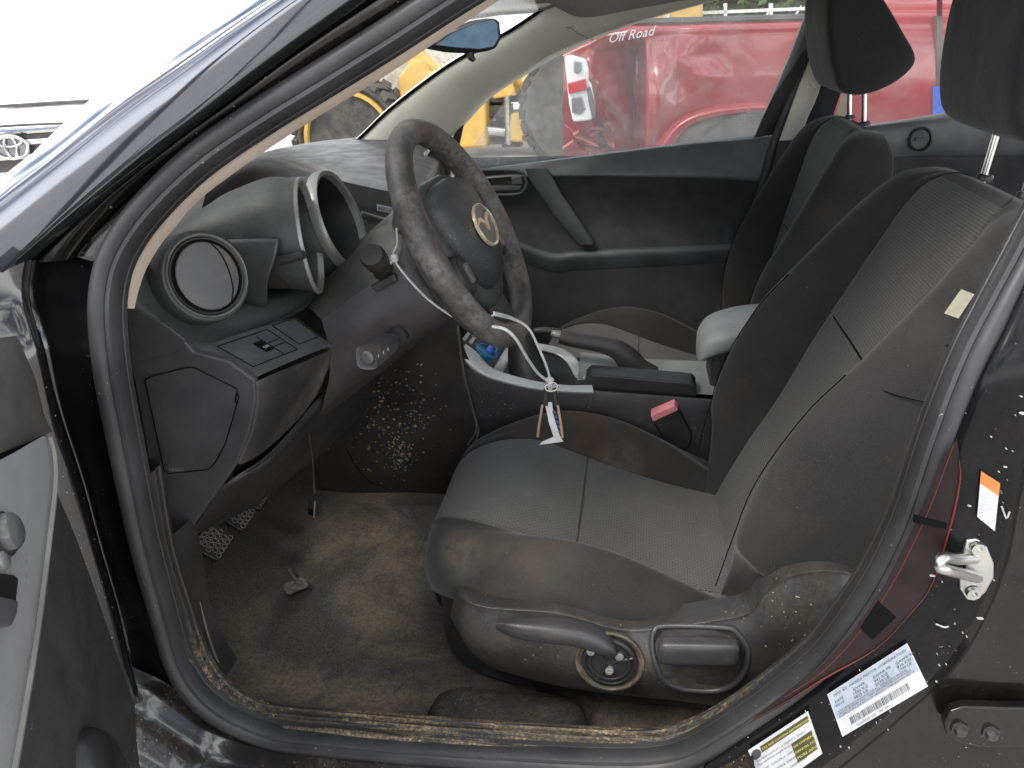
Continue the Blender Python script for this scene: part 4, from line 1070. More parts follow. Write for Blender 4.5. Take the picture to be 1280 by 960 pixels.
# handbrake lever
b = NB()
hb = [(872, 478), (820, 468), (800, 462), (786, 450), (770, 436), (748, 430), (720, 425), (700, 420)]
path = WL(hb, .80)
sec = [.010, .016, .024, .026, .021, .017, .0165, .0155]
prof_ = []
pts = crv(path[1:], 4); 
rg = []
fr = frames([p.copy() for p in path[1:]], up=(0, 0, 1))
for i, p in enumerate(path[1:]):
    t, a, c = fr[i]; r_ = sec[i+1]
    rg.append([p + a*r_*math.cos(k*math.pi/6) + c*.017*math.sin(k*math.pi/6) for k in range(12)])
add_loft(b, rg, 4, 2); hbk = obj('handbrake', b, plastic('handbrake_grip', (.026, .025, .026), .5, grain=.5, dust=.2, dcol=(.14, .11, .08)), console, smooth=60)
b = NB(); add_tube(b, [path[-1] + V((.004, 0, .001)), W(692, 417, y=.80), W(689, 416, y=.80)], [.0085, .0085, .006], 12, 2); obj('release_button', b, M['metalgrey'], hbk)
b = NB(); add_tube(b, WL([(664, 415), (680, 413), (700, 416)], .86), [.007, .008, .009], 10, 3); obj('lever_shadow_bar', b, M['console'], console)
# armrest
b = NB()
am = [(0, .0), (.06, .012), (.16, .01), (.24, 0)]
rg = []
for x, s_, zt in ((.125, .3, .685), (.13, .78, .70), (.155, .96, .722), (.22, 1.0, .74), (.32, 1.0, .745), (.42, .96, .74), (.43, .7, .73)):
    hw, hh = .075*s_, .028*s_
    rg.append([V((x, .80+hw*math.copysign(abs(math.cos(a))**.6, math.cos(a)), zt-.028+hh*math.copysign(abs(math.sin(a))**.6, math.sin(a)))) for a in [2*math.pi*(k+.5)/16 for k in range(16)]])
add_loft(b, rg, 4, 2); ar = obj('armrest', b, M['arm'], console, smooth=60)
b = NB(); add_box(b, (.29, .80, .64), (.28, .125, .12)); obj('armrest_box', b, M['console'], console, bevel=.012, seg=3)

# pedals
for (px, py, y, s_) in ((268, 676, .33, 1.0), (299, 642, .45, .95), (316, 620, .56, .75)):
    c = W(px, py, y=y); pn = V((.62, -.25, .74)).normalized(); a = V((.1, .95, .25)); a = (a-pn*a.dot(pn)).normalized(); d = pn.cross(a)
    b = NB(); w_, h_ = .030*s_, .026*s_
    if s_ < .8: w_, h_ = .020, .03
    b2 = [c + a*u*w_ + d*v*h_ for u, v in ((-1, -.8), (-.8, -1), (.8, -1), (1, -.8), (1, .8), (.8, 1), (-.8, 1), (-1, .8))]
    add_prism(b, b2, pn*-.012); pe = obj('pedal', b, M['rubber'], car, bevel=.003)
    b = NB()
    for i in range(-2, 3):
        for j in range(-2, 3):
            o = c + a*w_*.36*(i+(.5 if j % 2 else 0))*.9 + d*h_*.38*j + pn*.0012
            if abs(i+(.5 if j % 2 else 0)) > 2.2: continue
            add_tube(b, [o + a*.0045*math.cos(k*math.pi/3) + d*.0045*math.sin(k*math.pi/3) for k in range(6)], .0011, 5, 1, closed=True)
    obj('tread', b, plastic('pedal_tread', (.09, .088, .084), .55, dust=.3), pe)
    b = NB(); add_tube(b, [c-pn*.01, c-pn*.05 + V((-.05, 0, .08)), c + V((-.13, .01, .24))], .008, 8, 4); obj('pedal_arm', b, M['black'], pe)

# kick panel strip left of the carpet
b = NB()
add_patch(b, [[S(*a, .03) if k == 0 else W(*c, y=.06) if k == 1 else W(*c, y=.06) + V((-.004, .05, -.01)) for k in range(3)] for a, c in [((206, 668), (216, 668)), ((212, 700), (224, 690)), ((222, 740), (232, 730)), ((234, 780), (242, 780)), ((246, 822), (259, 822)), ((262, 850), (278, 850))]], 4, 3)
obj('kick_panel', b, plastic('kick_plastic', (.018, .018, .019), .5, dust=.2, dcol=(.16, .13, .09), speck=.5), car)
b = NB(); add_tube(b, [W(*q, y=.075) for q in [(250, 752), (256, 778), (264, 806), (276, 836), (292, 860)]], [.0006, .0014, .0018, .002, .0012], 6, 4); obj('carpet_edge', b, plastic('frayed_edge', (.1, .085, .06), .95, dust=.5, dscale=50), car)

# ------------------------------------------------------------------ far door (passenger side), closed
fdoor = empty('passenger_door', car)
b = NB()
t0 = [(540, 238), (575, 219), (620, 211), (660, 206), (760, 193), (880, 178), (958, 169), (975, 167)]
t1 = [(540, 250), (575, 228), (620, 222), (655, 220), (760, 219), (880, 221), (945, 224), (958, 225)]
rows = []
for a, c in zip(t0, t1):
    p, q = W(*a, y=1.50), W(*c, y=1.47)
    rows.append([p + V((0, .04, -.005)), p + V((0, .008, .004)), p + V((0, -.004, .0)), p.lerp(q, .5) + V((0, -.006, 0)), q + V((0, -.002, 0)), q + V((0, .008, -.004))])
add_patch(b, rows, 4, 4); obj('window_ledge', b, M['dooru'], fdoor, smooth=50)
b = NB()
e0 = t1; e1 = [(530, 262), (560, 270), (600, 282), (630, 292), (690, 318), (760, 312), (880, 306), (918, 302), (932, 300)]
e0 = [(530, 246), (555, 238), (590, 226), (625, 222), (655, 220), (760, 219), (880, 221), (945, 224), (958, 225)]
add_patch(b, [[W(*a, y=1.476), W((a[0]*2+c[0])/3, (a[1]*2+c[1])/3, y=1.488), W((a[0]+2*c[0])/3, (a[1]+2*c[1])/3, y=1.488), W(*c, y=1.474)] for a, c in zip(e0, e1)], 4, 4)
obj('insert_panel', b, M['ddark'], fdoor, smooth=60)
b = NB()
f0 = [(545, 268), (600, 280), (640, 296), (690, 315), (720, 313), (760, 311), (880, 305), (918, 302), (935, 298)]
add_patch(b, [[W(a[0], a[1], y=1.476), W(a[0], a[1]+2, y=1.462), W(a[0]-1, a[1]+8, y=1.454), W(a[0]-2, a[1]+16, y=1.458), W(a[0]-2, a[1]+24, y=1.466)] for a in f0], 4, 4)
obj('armrest_ledge', b, M['ddoor'], fdoor, smooth=60)
b = NB()
add_patch(b, [[W(a[0]-2, a[1]+22, y=1.468), W(a[0]-4, a[1]+50, y=1.470), W(a[0]-10, a[1]+80, y=1.466), W(a[0]-16, a[1]+120, y=1.462), W(a[0]-30, a[1]+240, y=1.46)] for a in f0], 4, 4)
obj('lower_panel', b, M['ddark'], fdoor, smooth=50)
# handle bezel and latch
b = NB()
hz = [(590, 217), (600, 213), (645, 213), (656, 220), (658, 230), (652, 240), (640, 243), (606, 243), (598, 238)]
hp_ = WL(hz, 1.470); add_tube(b, hp_, .005, 8, 4, closed=True); hnd = obj('handle_bezel', b, M['ddoor'], fdoor, smooth=60)
b = NB(); add_poly(b, WL(hz, 1.4745)); obj('handle_well', b, M['rubber'], hnd)
b = NB(); add_prism(b, WL([(603, 233), (652, 232), (650, 238), (610, 239)], 1.462), (0, .008, 0)); obj('latch_lever', b, M['ddoor'], hnd, bevel=.002)
b = NB(); add_prism(b, WL([(639, 222), (649, 220), (652, 222), (653, 230), (640, 231)], 1.460), (0, .008, 0)); obj('lock_tab', b, plastic('lock_tab', (.1, .095, .09), .4), hnd, bevel=.002)
# diagonal pull handle
b = NB()
add_patch(b, [[W(*a, y=1.47), W(*a, y=1.45), W((a[0]+c[0])/2, (a[1]+c[1])/2, y=1.444), W(*c, y=1.45), W(*c, y=1.47)] for a, c in [((657, 211), (684, 210)), ((664, 226), (692, 225)), ((680, 250), (704, 246)), ((700, 278), (722, 272)), ((719, 300), (738, 296)), ((724, 306), (743, 305))]], 4, 3)
obj('pull_handle', b, M['ddoor'], fdoor, smooth=50)
# glass run / sail / B pillar frame
b = NB(); add_prism(b, [W(*q, y=1.485) for q in [(536, 222), (548, 205), (568, 168), (580, 152), (572, 190), (566, 216)]], (0, .01, 0)); obj('mirror_sail', b, M['rubber'], fdoor)
b = NB()
g0 = [(944, 172), (970, 110), (992, 58), (1012, 5), (1030, -45)]; g1 = [(968, 168), (993, 110), (1014, 58), (1036, 5), (1056, -45)]
ys = [1.48, 1.455, 1.43, 1.405, 1.38]
add_patch(b, [[W(*a, y=y+.02), W(*a, y=y), W(*c, y=y-.006), W(*c, y=y+.03)] for a, c, y in zip(g0, g1, ys)], 4, 3); obj('window_frame', b, M['rubber'], fdoor)
b = NB()
add_patch(b, [[W(*a, y=1.495), W((a[0]+c[0])/2, (a[1]+c[1])/2, y=1.495 if k == 0 else 1.45), W(*c, y=1.495 if k == 0 else 1.40)] for k, (a, c) in enumerate([((560, 226), (975, 168)), ((640, 118), (1008, 75)), ((720, 38), (1040, -20)), ((800, -30), (1070, -90))])], 4, 4)
for v in b.verts: v.co.y = 1.50 - .32*max(0, v.co.z-.95)
obj('window_glass', b, M['glass'], fdoor)
b = NB(); o = W(925, 157, y=1.486); xd = V((1, 0, .03)); yd = V((0, -.2, 1))
for j, s in enumerate(('AS2 TEMPERED', 'DOT 27  M40', '43R-001', 'E4  CCC')): add_text(b, s, o + V((0, -.004, .007*(3-j))), xd, yd, .0075, 0)
add_lathe(b, [(.003, 0), (.004, 0)], o + V((.018, -.004, .036)), (0, -1, .2), 12, caps=False)
obj('glass_stamp', b, M['label'], fdoor, recalc=False, merge=0)
# far B pillar: black seal edge, cream upper lining, dark lower lining
bp_ = empty('far_pillar', car)
b = NB()
s0 = [(1040, -40), (1012, 50), (990, 105), (962, 180), (948, 230), (930, 290), (905, 360), (880, 420)]; s1 = [(1052, -40), (1024, 50), (1001, 105), (975, 178), (963, 230), (945, 290), (922, 360), (900, 420)]
add_patch(b, [[W(*a, y=1.475), W(*a, y=1.455), W((a[0]+c[0])/2, (a[1]+c[1])/2, y=1.448), W(*c, y=1.455), W(*c, y=1.475)] for a, c in zip(s0, s1)], 4, 3); obj('door_seal', b, M['seal'], bp_)
b = NB()
c0 = [(1050, -40), (1020, 55), (1000, 105), (974, 178)]; c1 = [(1090, -40), (1056, 55), (1033, 105), (1002, 178)]
add_patch(b, [[W(*a, y=1.46), W(*a, y=1.445), W((a[0]+c[0])/2, (a[1]+c[1])/2, y=1.435), W(*c, y=1.445), W(c[0]+8, c[1], y=1.50)] for a, c in zip(c0, c1)], 4, 3); obj('upper_lining', b, M['cream'], bp_)
b = NB()
d0 = [(974, 176), (960, 230), (942, 290), (918, 360), (890, 430)]; d1 = [(1004, 174), (1000, 230), (985, 290), (965, 360), (940, 430)]
add_patch(b, [[W(*a, y=1.46), W(*a, y=1.44), W((a[0]+c[0])/2, (a[1]+c[1])/2, y=1.43), W(*c, y=1.445), W(c[0]+8, c[1], y=1.50)] for a, c in zip(d0, d1)], 4, 3); obj('lower_lining', b, M['dash_dark'], bp_)
b = NB(); add_tube(b, [W(*q, y=y) for q, y in (((1014, 104), 1.43), ((1019, 108), 1.425), ((1020, 112), 1.425))], .006, 8, 3); obj('belt_guide', b, M['cream'], bp_)
# seat belt webbing behind the far seat
b = NB()
add_patch(b, [[W(*a, y=1.40), W(*c, y=1.40)] for a, c in [((1040, 30), (1072, 34)), ((1030, 88), (1060, 92)), ((1022, 120), (1048, 124)), ((1005, 160), (1036, 164)), ((990, 220), (1022, 224))]], 4, 2); obj('belt_webbing', b, flat('belt_webbing', (.018, .019, .022), .8), bp_, solid=.0015)
b = NB(); add_patch(b, [[W(*a, y=1.36), W(*c, y=1.36)] for a, c in [((1058, 100), (1072, 100)), ((1050, 125), (1064, 126)), ((1043, 148), (1056, 150))]], 4, 2); obj('lining_strip', b, M['beige'], bp_)

# far rear door
rdoor = empty('rear_door', car)
b = NB()
u0 = [(1080, 156), (1130, 149), (1200, 138), (1290, 128), (1400, 118)]; u1 = [(1080, 196), (1130, 194), (1200, 192), (1290, 192), (1400, 192)]
add_patch(b, [[W(*a, y=1.52), W(a[0], a[1]+3, y=1.495), W((a[0]+c[0])/2, (a[1]+c[1])/2, y=1.485), W(*c, y=1.49), W(c[0], c[1]+4, y=1.50)] for a, c in zip(u0, u1)], 4, 4); obj('window_ledge', b, M['dooru'], rdoor)
b = NB(); add_patch(b, [[W(a[0], a[1]+3, y=1.495), W(a[0], a[1]+60, y=1.50), W(a[0], a[1]+300, y=1.49)] for a in u1], 3, 3); obj('insert_panel', b, M['ddark'], rdoor)
b = NB(); c = W(1150, 174, y=1.483); add_lathe(b, [(.028, .0), (.0285, .006), (.024, .008), (.022, .003)], c, (0, -1, .1), 28, sx=1.05, caps=False); rh = obj('handle_bezel', b, M['rubber'], rdoor)
b = NB(); add_lathe(b, [(.0001, .0005), (.023, .0005)], c, (0, -1, .1), 24, caps=False); add_prism(b, [c + V((x, -.006, z)) for x, z in ((-.012, -.004), (.012, -.002), (.012, .004), (-.012, .004))], (0, .005, 0)); obj('latch_lever', b, M['ddoor'], rh)
b = NB()
add_patch(b, [[V((x, 1.505-.32*max(0, z-.97), z)) for z in (.98, 1.1, 1.25, 1.36)] for x in (.44, .7, 1.0, 1.4)], 3, 3); obj('window_glass', b, glass('rear_glass', .14, dirt=.12), rdoor)

# near B pillar inner lining and belt seen at the right edge
b = NB()
add_patch(b, [[S(*a, .05), S(a[0]+14, a[1]+4, .10), S(a[0]+60, a[1]+20, .13)] for a in [(1262, 330), (1275, 270), (1290, 215), (1320, 140)]], 4, 3); obj('pillar_lining', b, M['beige'], car)
# rear seat bench (mostly hidden)
b = NB()
add_patch(b, [[V((x, y, z)) for y in (.12, .2, .45, .8, 1.15, 1.42, 1.48)] for x, z in ((.86, .34), (.85, .50), (.90, .55), (1.15, .52), (1.30, .52), (1.36, .62), (1.48, .9), (1.54, 1.02), (1.62, 1.02))], 4, 3); obj('rear_bench', b, M['bolster'], car)
# lower sill on the far side and outer skins so that the shell is closed
b = NB(); add_patch(b, [[V((x, 1.52, z)) for z in (.25, .45)] for x in (-1, 0, 1.6)], 2, 2)
add_patch(b, [[V((x, y, z)) for x, z in ((-1.0, .24), (.3, .24), (1.7, .26))] for y in (.03, .8, 1.55)], 2, 2); obj('underbody', b, M['black'], car)
b = NB(); add_patch(b, [[V((x, 1.585, .22)), V((x, 1.60, .55)), V((x, 1.585, .80)), V((x, 1.545, .93))] for x in (-.95, -.3, .4, 1.1, 1.7)], 3, 4); obj('outer_skin', b, M['paint'], car)

# ------------------------------------------------------------------ open driver door at the left edge
ddoor = empty('driver_door', car)
DN = V((.906, .423, 0)); D0 = DN.dot(V((-.63, -.03, 0)))
def D(px, py, h=0.0): return W(px, py, pl=(DN.x, DN.y, 0, D0+h))
b = NB()
e_in = [(-60, 420), (22, 428), (46, 490), (66, 540), (76, 590), (112, 660), (138, 730), (152, 790), (168, 850), (190, 920), (225, 1000)]
rows = []
for a in e_in:
    p = D(*a, .0); 
    rows.append([p + V((-.05, .0, 0)), p + V((-.015, .008, 0)), p, p + V((.008, -.012, 0)), D(a[0]-40, a[1]+4, .012), D(a[0]-110, a[1]+10, .02), D(a[0]-220, a[1]+16, .02)])
add_patch(b, rows, 5, 4, matf=lambda u, v, j: 1 if j < 11 else 0); obj('door_trim', b, [plastic('door_trim_plastic', (.036, .036, .036), .55, grain=.5, dust=.25, dcol=(.1, .09, .08), speck=.6), M['rubber']], ddoor, smooth=50)
b = NB()
add_patch(b, [[D(*a, .02), D(*a, .035), D((a[0]+c[0])/2, (a[1]+c[1])/2, .045), D(*c, .04)] for a, c in [((18, 420), (-60, 430)), ((40, 470), (-60, 480)), ((52, 518), (-60, 540)), ((62, 541), (-60, 592))]], 5, 4)
obj('upper_pad', b, plastic('door_pad', (.09, .088, .086), .5, grain=.4, dust=.2), ddoor)
b = NB()
sw_o = [(58, 546), (64, 570), (65, 604), (60, 650), (54, 700), (45, 770), (36, 830), (24, 900), (10, 980)]
rows = []
for a in sw_o:
    rows.append([D(*a, .0), D(a[0]+.5, a[1], .045), D(a[0]-1, a[1], .053), D(a[0]-8, a[1]+1, .056), D(a[0]-60, a[1]+30, .058), D(a[0]-160, a[1]+70, .06)])
add_patch(b, rows, 5, 4); swd = obj('switch_plate', b, M['switch'], ddoor, smooth=45)
b = NB(); add_tube(b, [D(a[0]+3, a[1], .046) for a in sw_o], .0035, 6, 4); obj('plate_edge', b, plastic('pale_edge', (.22, .22, .2), .4), swd)
def dlathe(px, py, prof, name, mat, par):
    b = NB(); add_lathe(b, prof, D(px, py, .058), DN + V((0, 0, .12)), 28); return obj(name, b, mat, par, smooth=50)
kn = dlathe(4, 668, [(.017, -.004), (.0175, .002), (.015, .004), (.0145, .006)], 'mirror_knob', M['rubber'], swd)
dlathe(2, 667, [(.0145, .004), (.0142, .009), (.012, .011), (.0001, .0112)], 'knob_cap', plastic('knob_cap', (.09, .09, .095), .25, coat=.3), kn)
kn = dlathe(1, 700, [(.008, -.004), (.008, .002), (.0065, .004), (.0001, .0045)], 'lock_button', M['metalgrey'], swd)
b = NB(); add_poly(b, [D(*q, .060) for q in [(-40, 712), (18, 719), (23, 724), (20, 750), (10, 780), (-40, 800)]]); obj('window_switch_well', b, M['rubber'], swd)
b = NB(); add_prism(b, [D(*q, .061) for q in [(-20, 745), (13, 752), (11, 770), (4, 785), (-20, 785)]], DN*.006); obj('window_switch', b, M['panel'], swd, bevel=.002)
# door shell edge (painted) and speaker pod low down, seal on the door
b = NB()
rows = []
for a in [(-60, 360), (14, 344), (50, 420), (74, 500), (96, 580), (124, 660), (146, 740), (164, 800), (184, 870), (210, 940), (250, 1020)]:
    p = D(a[0], a[1], -.03); rows.append([p + V((.02, .012, 0)), p + V((.004, .018, 0)), p + V((-.03, .012, 0)), p + V((-.06, -.02, 0))])
add_patch(b, rows, 5, 3); obj('door_shell', b, M['paint'], ddoor, smooth=60)
b = NB()
add_lathe(b, [(.09, -.02), (.088, .01), (.078, .02), (.0001, .024)], D(122, 1000, .015), DN, 36, sx=1.0, sy=.55); obj('speaker_grille', b, M['dash_dark'], ddoor, smooth=50)
b = NB()
add_patch(b, [[D(*a, -.02), D((a[0]+c[0])/2, (a[1]+c[1])/2, -.016), D(*c, -.02)] for a, c in [((-80, 350), (10, 346)), ((-80, 390), (24, 380)), ((-80, 425), (30, 410))]], 3, 3); obj('door_window_edge', b, M['metalgrey'], ddoor)
DE = V((.423, -.906, 0)); H0 = V((-.63, -.03, 0))
def DP(u, z, h): return H0 + DE*u + DN*h + V((0, 0, z))
b = NB()
add_patch(b, [[DP(u, z, h) for z, h in ((.36, -.05), (.37, -.13), (.55, -.15), (.80, -.14), (.95, -.10), (.955, -.03), (.93, -.022), (.6, -.022), (.38, -.022), (.36, -.05))] for u in (.03, .06, .5, .9, .96)], 3, 3); obj('door_skin', b, M['paint_clean'], ddoor, smooth=50)
b = NB(); add_patch(b, [[DP(u, z, -.018) for z in (.38, .6, .93)] for u in (.2, .5, .95)], 2, 2); obj('door_trim', b, M['ddark'], ddoor)
b = NB(); add_tube(b, [DP(.10, .97, -.06), DP(.30, 1.15, -.04), DP(.55, 1.31, .0), DP(.85, 1.36, .02), DP(.93, 1.28, .01), DP(.95, .96, -.06)], .014, 8, 6); obj('door_window_frame', b, M['rubber'], ddoor)
# polished rocker-end reflection piece: lower hinge-side rounding of the body
# ------------------------------------------------------------------ seats
YC = .43
def cushion_bm():
    b = NB()
    # x, centre z, seam z, crest z, half width, bottom z
    st = [(-.318, .462, .462, .462, .08, .452), (-.325, .488, .488, .486, .115, .452), (-.318, .527, .527, .525, .145, .45), (-.298, .553, .554, .552, .175, .45), (-.262, .567, .568, .567, .205, .445), (-.222, .572, .573, .578, .229, .44),
          (-.165, .566, .567, .592, .247, .43), (-.10, .541, .543, .597, .25, .41), (-.02, .512, .513, .580, .25, .41), (.07, .487, .486, .537, .248, .41), (.15, .473, .472, .488, .24, .41), (.22, .466, .468, .468, .23, .41), (.30, .462, .465, .462, .2, .41)]
    rings = []
    for x, zc, zs, zb, w, zl in st:
        f = w/.25; ze = max(zl+.004, min(zb-.02, .462 if x < -.29 else .475 if x < -.24 else .488 if x < -.2 else .497 if x < -.1 else .497-.12*(x+.1)))
        half = [(0, zc), (.055*f, zc+.001), (.115*f, zs+.001), (.140*f, zs-.001), (.146*f, zs-.005), (.152*f, zs+.002), (.170*f, zs*.45+zb*.55), (.192*f, zb*.94+zs*.06), (.218*f, zb-.008), (.241*f, zb*.66+ze*.34), (.252*f, zb*.36+ze*.64), (.248*f, ze+.006), (.228*f, ze-.004), (.12*f, zl+.01)]
        ring = [V((x, YC+q, z)) for q, z in half] + [V((x, YC, zl))] + [V((x, YC-q, z)) for q, z in reversed(half[1:])]
        rings.append(ring[14:] + ring[:14])
    nv = 4; n = len(rings[0])*nv
    def mf(u, v, j):
        k = (j/nv + 14) % 28
        if k > len(rings[0])/2: k = len(rings[0])-k
        return 0 if k < 4.0 else 1
    add_loft(b, rings, 6, nv, matf=mf)
    return b
def groove(b, pts, r=.0016): add_tube(b, pts, r, 6, 4)

BD = V((math.sin(R(24)), 0, math.cos(R(24)))); BN = V((-math.cos(R(24)), 0, math.sin(R(24)))); B0 = V((.215, YC, .60))
def bk(s, y, h): return B0 + BD*s + BN*h + V((0, y, 0))
def back_bm():
    b = NB()
    # s, half width, bolster protrusion, thickness behind, centre hollow
    st = [(-.165, .17, .0, .04, .0), (-.15, .215, .03, .09, .0), (-.10, .238, .055, .11, .0), (-.02, .246, .075, .115, .0), (.08, .25, .095, .115, .004), (.19, .25, .092, .11, .0), (.29, .247, .068, .105, .0), (.38, .238, .045, .10, .0), (.44, .222, .028, .095, .0), (.478, .20, .016, .085, -.006), (.502, .165, .0, .07, -.022), (.508, .12, -.02, .055, -.035)]
    rings = []
    for s, w, pb, th, hol in st:
        f = w/.25; c = 0-hol if hol > 0 else hol
        half = [(0, c), (.06*f, c+.001), (.112*f, c+.003), (.138*f, c+.004), (.144*f, c-.003), (.150*f, c+.006), (.166*f, c+pb*.55), (.186*f, c+pb*.86), (.208*f, c+pb*.99), (.230*f, c+pb*.86), (.247*f, c+pb*.42-.006), (.248*f, -th*.7), (.225*f, -th*.97), (.1*f, -th)]
        def se(q):
            k = min(1, max(0, (q-.13)/.09)); return s*(1-.72*k*k*(3-2*k)) if s < 0 else s
        ring = [bk(se(q), q, h) for q, h in half] + [bk(s, 0, -th)] + [bk(se(q), -q, h) for q, h in reversed(half[1:])]; rings.append(ring[14:] + ring[:14])
    nv = 4
    def mf(u, v, j):
        k = (j/nv + 14) % 28
        if k > len(rings[0])/2: k = len(rings[0])-k
        return 0 if (k < 4.0 and u < .86) else 1
    add_loft(b, rings, 6, nv, matf=mf)
    return b
def back_seams(b):
    for sg in (-1, 1):
        groove(b, [bk(s, sg*.205*f, h) for s, f, h in ((-.10, .95, .054), (-.02, .98, .074), (.08, 1, .0945), (.19, 1, .0915), (.26, .99, .076))], .0008)
    add_tube(b, [bk(.245, y, h) for y, h in ((-.142, .0032), (-.07, .0022), (0, .0012), (.07, .0022), (.142, .0032))], .0013, 6, 4)

def head_bm():
    b = NB()
    pr_ = [(.415, 1.128), (.401, 1.165), (.396, 1.22), (.398, 1.28), (.410, 1.325), (.440, 1.343), (.475, 1.325), (.505, 1.27), (.535, 1.205), (.552, 1.165), (.545, 1.140), (.505, 1.118), (.455, 1.112)]
    cx, cz = .468, 1.22; rg = []
    for y, s_ in ((-.128, .55), (-.126, .80), (-.120, .93), (-.105, .985), (-.06, 1), (0, 1.005), (.06, 1), (.105, .985), (.120, .93), (.126, .80), (.128, .55)):
        rg.append([V((cx+(x-cx)*s_, YC+y, cz+(z-cz)*s_)) for x, z in pr_])
    add_loft(b, rg, 3, 3); return b

def make_seat(label, trims=True):
    root = tag(empty('car_seat', car), label)
    cu = obj('seat_cushion', cushion_bm(), [M['knit'], M['bolster_s']], root, smooth=70)
    b = NB(); add_tube(b, [V((-.078, YC+q, z)) for q, z in ((-.142, .536), (-.07, .534), (0, .5335), (.07, .534), (.142, .536))], .0014, 6, 4)
    obj('cushion_seam', b, M['bolster'], cu)
    ba = obj('backrest', back_bm(), [M['knit_b'], M['bolster']], root, smooth=70)
    b = NB(); back_seams(b); obj('backrest_seam', b, M['black'], ba)
    hr = obj('headrest', head_bm(), M['headcloth'], root, smooth=70)
    for sg in (-1, 1):
        b = NB(); add_tube(b, [V((.462, YC+sg*.062, 1.03)), V((.470, YC+sg*.062, 1.13))], .0055, 12, 1); obj('headrest_post', b, M['chrome'], hr)
        b = NB(); add_lathe(b, [(.0001, .003), (.0075, .003), (.009, .001), (.009, -.006)], V((.4655, YC+sg*.062, 1.052)), V((.15, 0, 1)), 16, sx=1.2); obj('post_collar', b, M['rubber'], hr)
    return root, cu, ba, hr
seat, s_cu, s_ba, s_hr = make_seat('dusty grey cloth driver seat behind the steering wheel, brown stained cushion')
# dark seat pan under the cushion
b = NB()
add_loft(b, [[V((x, YC+w*u, z0+(z1-z0)*v)) for u, v in ((-1, 0), (-1, .5), (-1, 1), (-.5, 1), (0, 1), (.5, 1), (1, 1), (1, .5), (1, 0), (.5, 0), (0, 0), (-.5, 0))] for x, w, z0, z1 in ((-.300, .10, .38, .44), (-.295, .15, .36, .47), (-.25, .205, .345, .49), (-.1, .235, .34, .47), (.25, .235, .34, .44), (.3, .2, .36, .42))], 3, 2)
obj('seat_pan', b, M['dash_dark'], seat, smooth=50)
# ---- plastic side trim of the near seat
b = NB()
tp = [(569, 742, .205), (580, 754, .172), (600, 762, .160), (625, 766, .156), (700, 772, .155), (775, 792, .156), (830, 790, .155), (880, 783, .155), (935, 772, .158), (958, 745, .160), (985, 728, .158), (1020, 720, .158), (1062, 722, .165), (1090, 740, .19)]
lo_ = [(566, 770, .235), (584, 806, .19), (604, 826, .172), (626, 838, .165), (700, 858, .16), (775, 868, .158), (830, 874, .158), (880, 880, .158), (935, 885, .158), (962, 880, .158), (985, 872, .158), (1020, 850, .158), (1066, 818, .162), (1100, 800, .19)]
rows = []
for a, c in zip(tp, lo_):
    p, q = W(a[0], a[1], y=a[2]), W(c[0], c[1], y=c[2])
    rows.append([p + V((0, .05, .0)), p + V((0, .006, .006)), p, p.lerp(q, .22) + V((0, -.016, 0)), p.lerp(q, .5) + V((0, -.022, 0)), p.lerp(q, .8) + V((0, -.012, 0)), q, q + V((0, .03, -.006)), q + V((0, .12, -.006))])
add_patch(b, rows, 5, 4); trim = obj('side_trim', b, M['trim'], seat, smooth=60)
_tb = BVHTree.FromPolygons([v.co.copy() for v in trim.data.vertices], [tuple(p.vertices) for p in trim.data.polygons])
def T(px, py, h=0.0):
    hit = drop(px, py, _tb)
    p = hit[0] if hit[0] is not None else W(px, py, y=.14)
    return p + V((0, -h, h*.15))
# height lever
b = NB(); rg = []
cen = [(622, 775), (650, 778), (690, 781), (722, 785), (745, 792), (762, 802), (770, 809)]; hh = [.006, .0145, .0165, .0165, .016, .012, .006]; dd = [.006, .024, .030, .031, .030, .024, .014]
pts = [T(q[0], q[1], .012) for q in cen]; fr = frames([p.copy() for p in pts], up=(0, 0, 1))
for p, (t, a, c), r_, d_ in zip(pts, fr, hh, dd):
    rg.append([p + a*r_*math.copysign(abs(math.sin(k))**.7, math.sin(k)) + V((0, -1, .1))*d_*.6*math.copysign(abs(math.cos(k))**.8, math.cos(k)) for k in [2*math.pi*j/16 for j in range(16)]])
add_loft(b, rg, 4, 2); lev = obj('height_lever', b, M['lever'], trim, smooth=60)
# dial with three screws and dusty ring
dc = T(762, 826, .002); dn = V((0, -1, .16)).normalized()
b = NB(); add_lathe(b, [(.046, -.004), (.047, .001), (.044, .002), (.038, -.004)], dc, dn, 36, caps=False); obj('dial_surround', b, plastic('dusty_ring', (.05, .042, .03), .8, dust=.7, dcol=(.24, .18, .11), dscale=45), trim)
b = NB(); add_lathe(b, [(.0385, -.002), (.037, .003), (.033, .004), (.031, .0005), (.0001, .0005)], dc, dn, 36, caps=False); 
dial = obj('lever_dial', b, M['rubber'], trim)
da = V((1, 0, 0)); dv = dn.cross(da).normalized(); dv = dv if dv.z > 0 else -dv
b = NB()
add_tube(b, [dc + dn*.002 + da*.027*math.cos(a) + dv*.027*math.sin(a) for a in [2*math.pi*k/20 for k in range(20)]], .0022, 6, 1, closed=True)
for a in (.3, 2.2, 4.2): add_tube(b, [dc + dn*.002 + (da*math.cos(a)+dv*math.sin(a))*.006, dc + dn*.002 + (da*math.cos(a)+dv*math.sin(a))*.034], .002, 6, 1)
obj('dial_ribs', b, M['rubber'], dial)
for u, v in ((-.026, .016), (.013, .012), (.0, -.012)):
    b = NB(); add_lathe(b, [(.0001, .004), (.0022, .004), (.0024, .0052), (.0055, .005), (.006, .002), (.006, -.002)], dc + da*u + dv*v, dn, 18); obj('screw', b, plastic('screw_head', (.5, .48, .42), .4, metal=.6, dust=.4, dscale=80), dial, smooth=50)
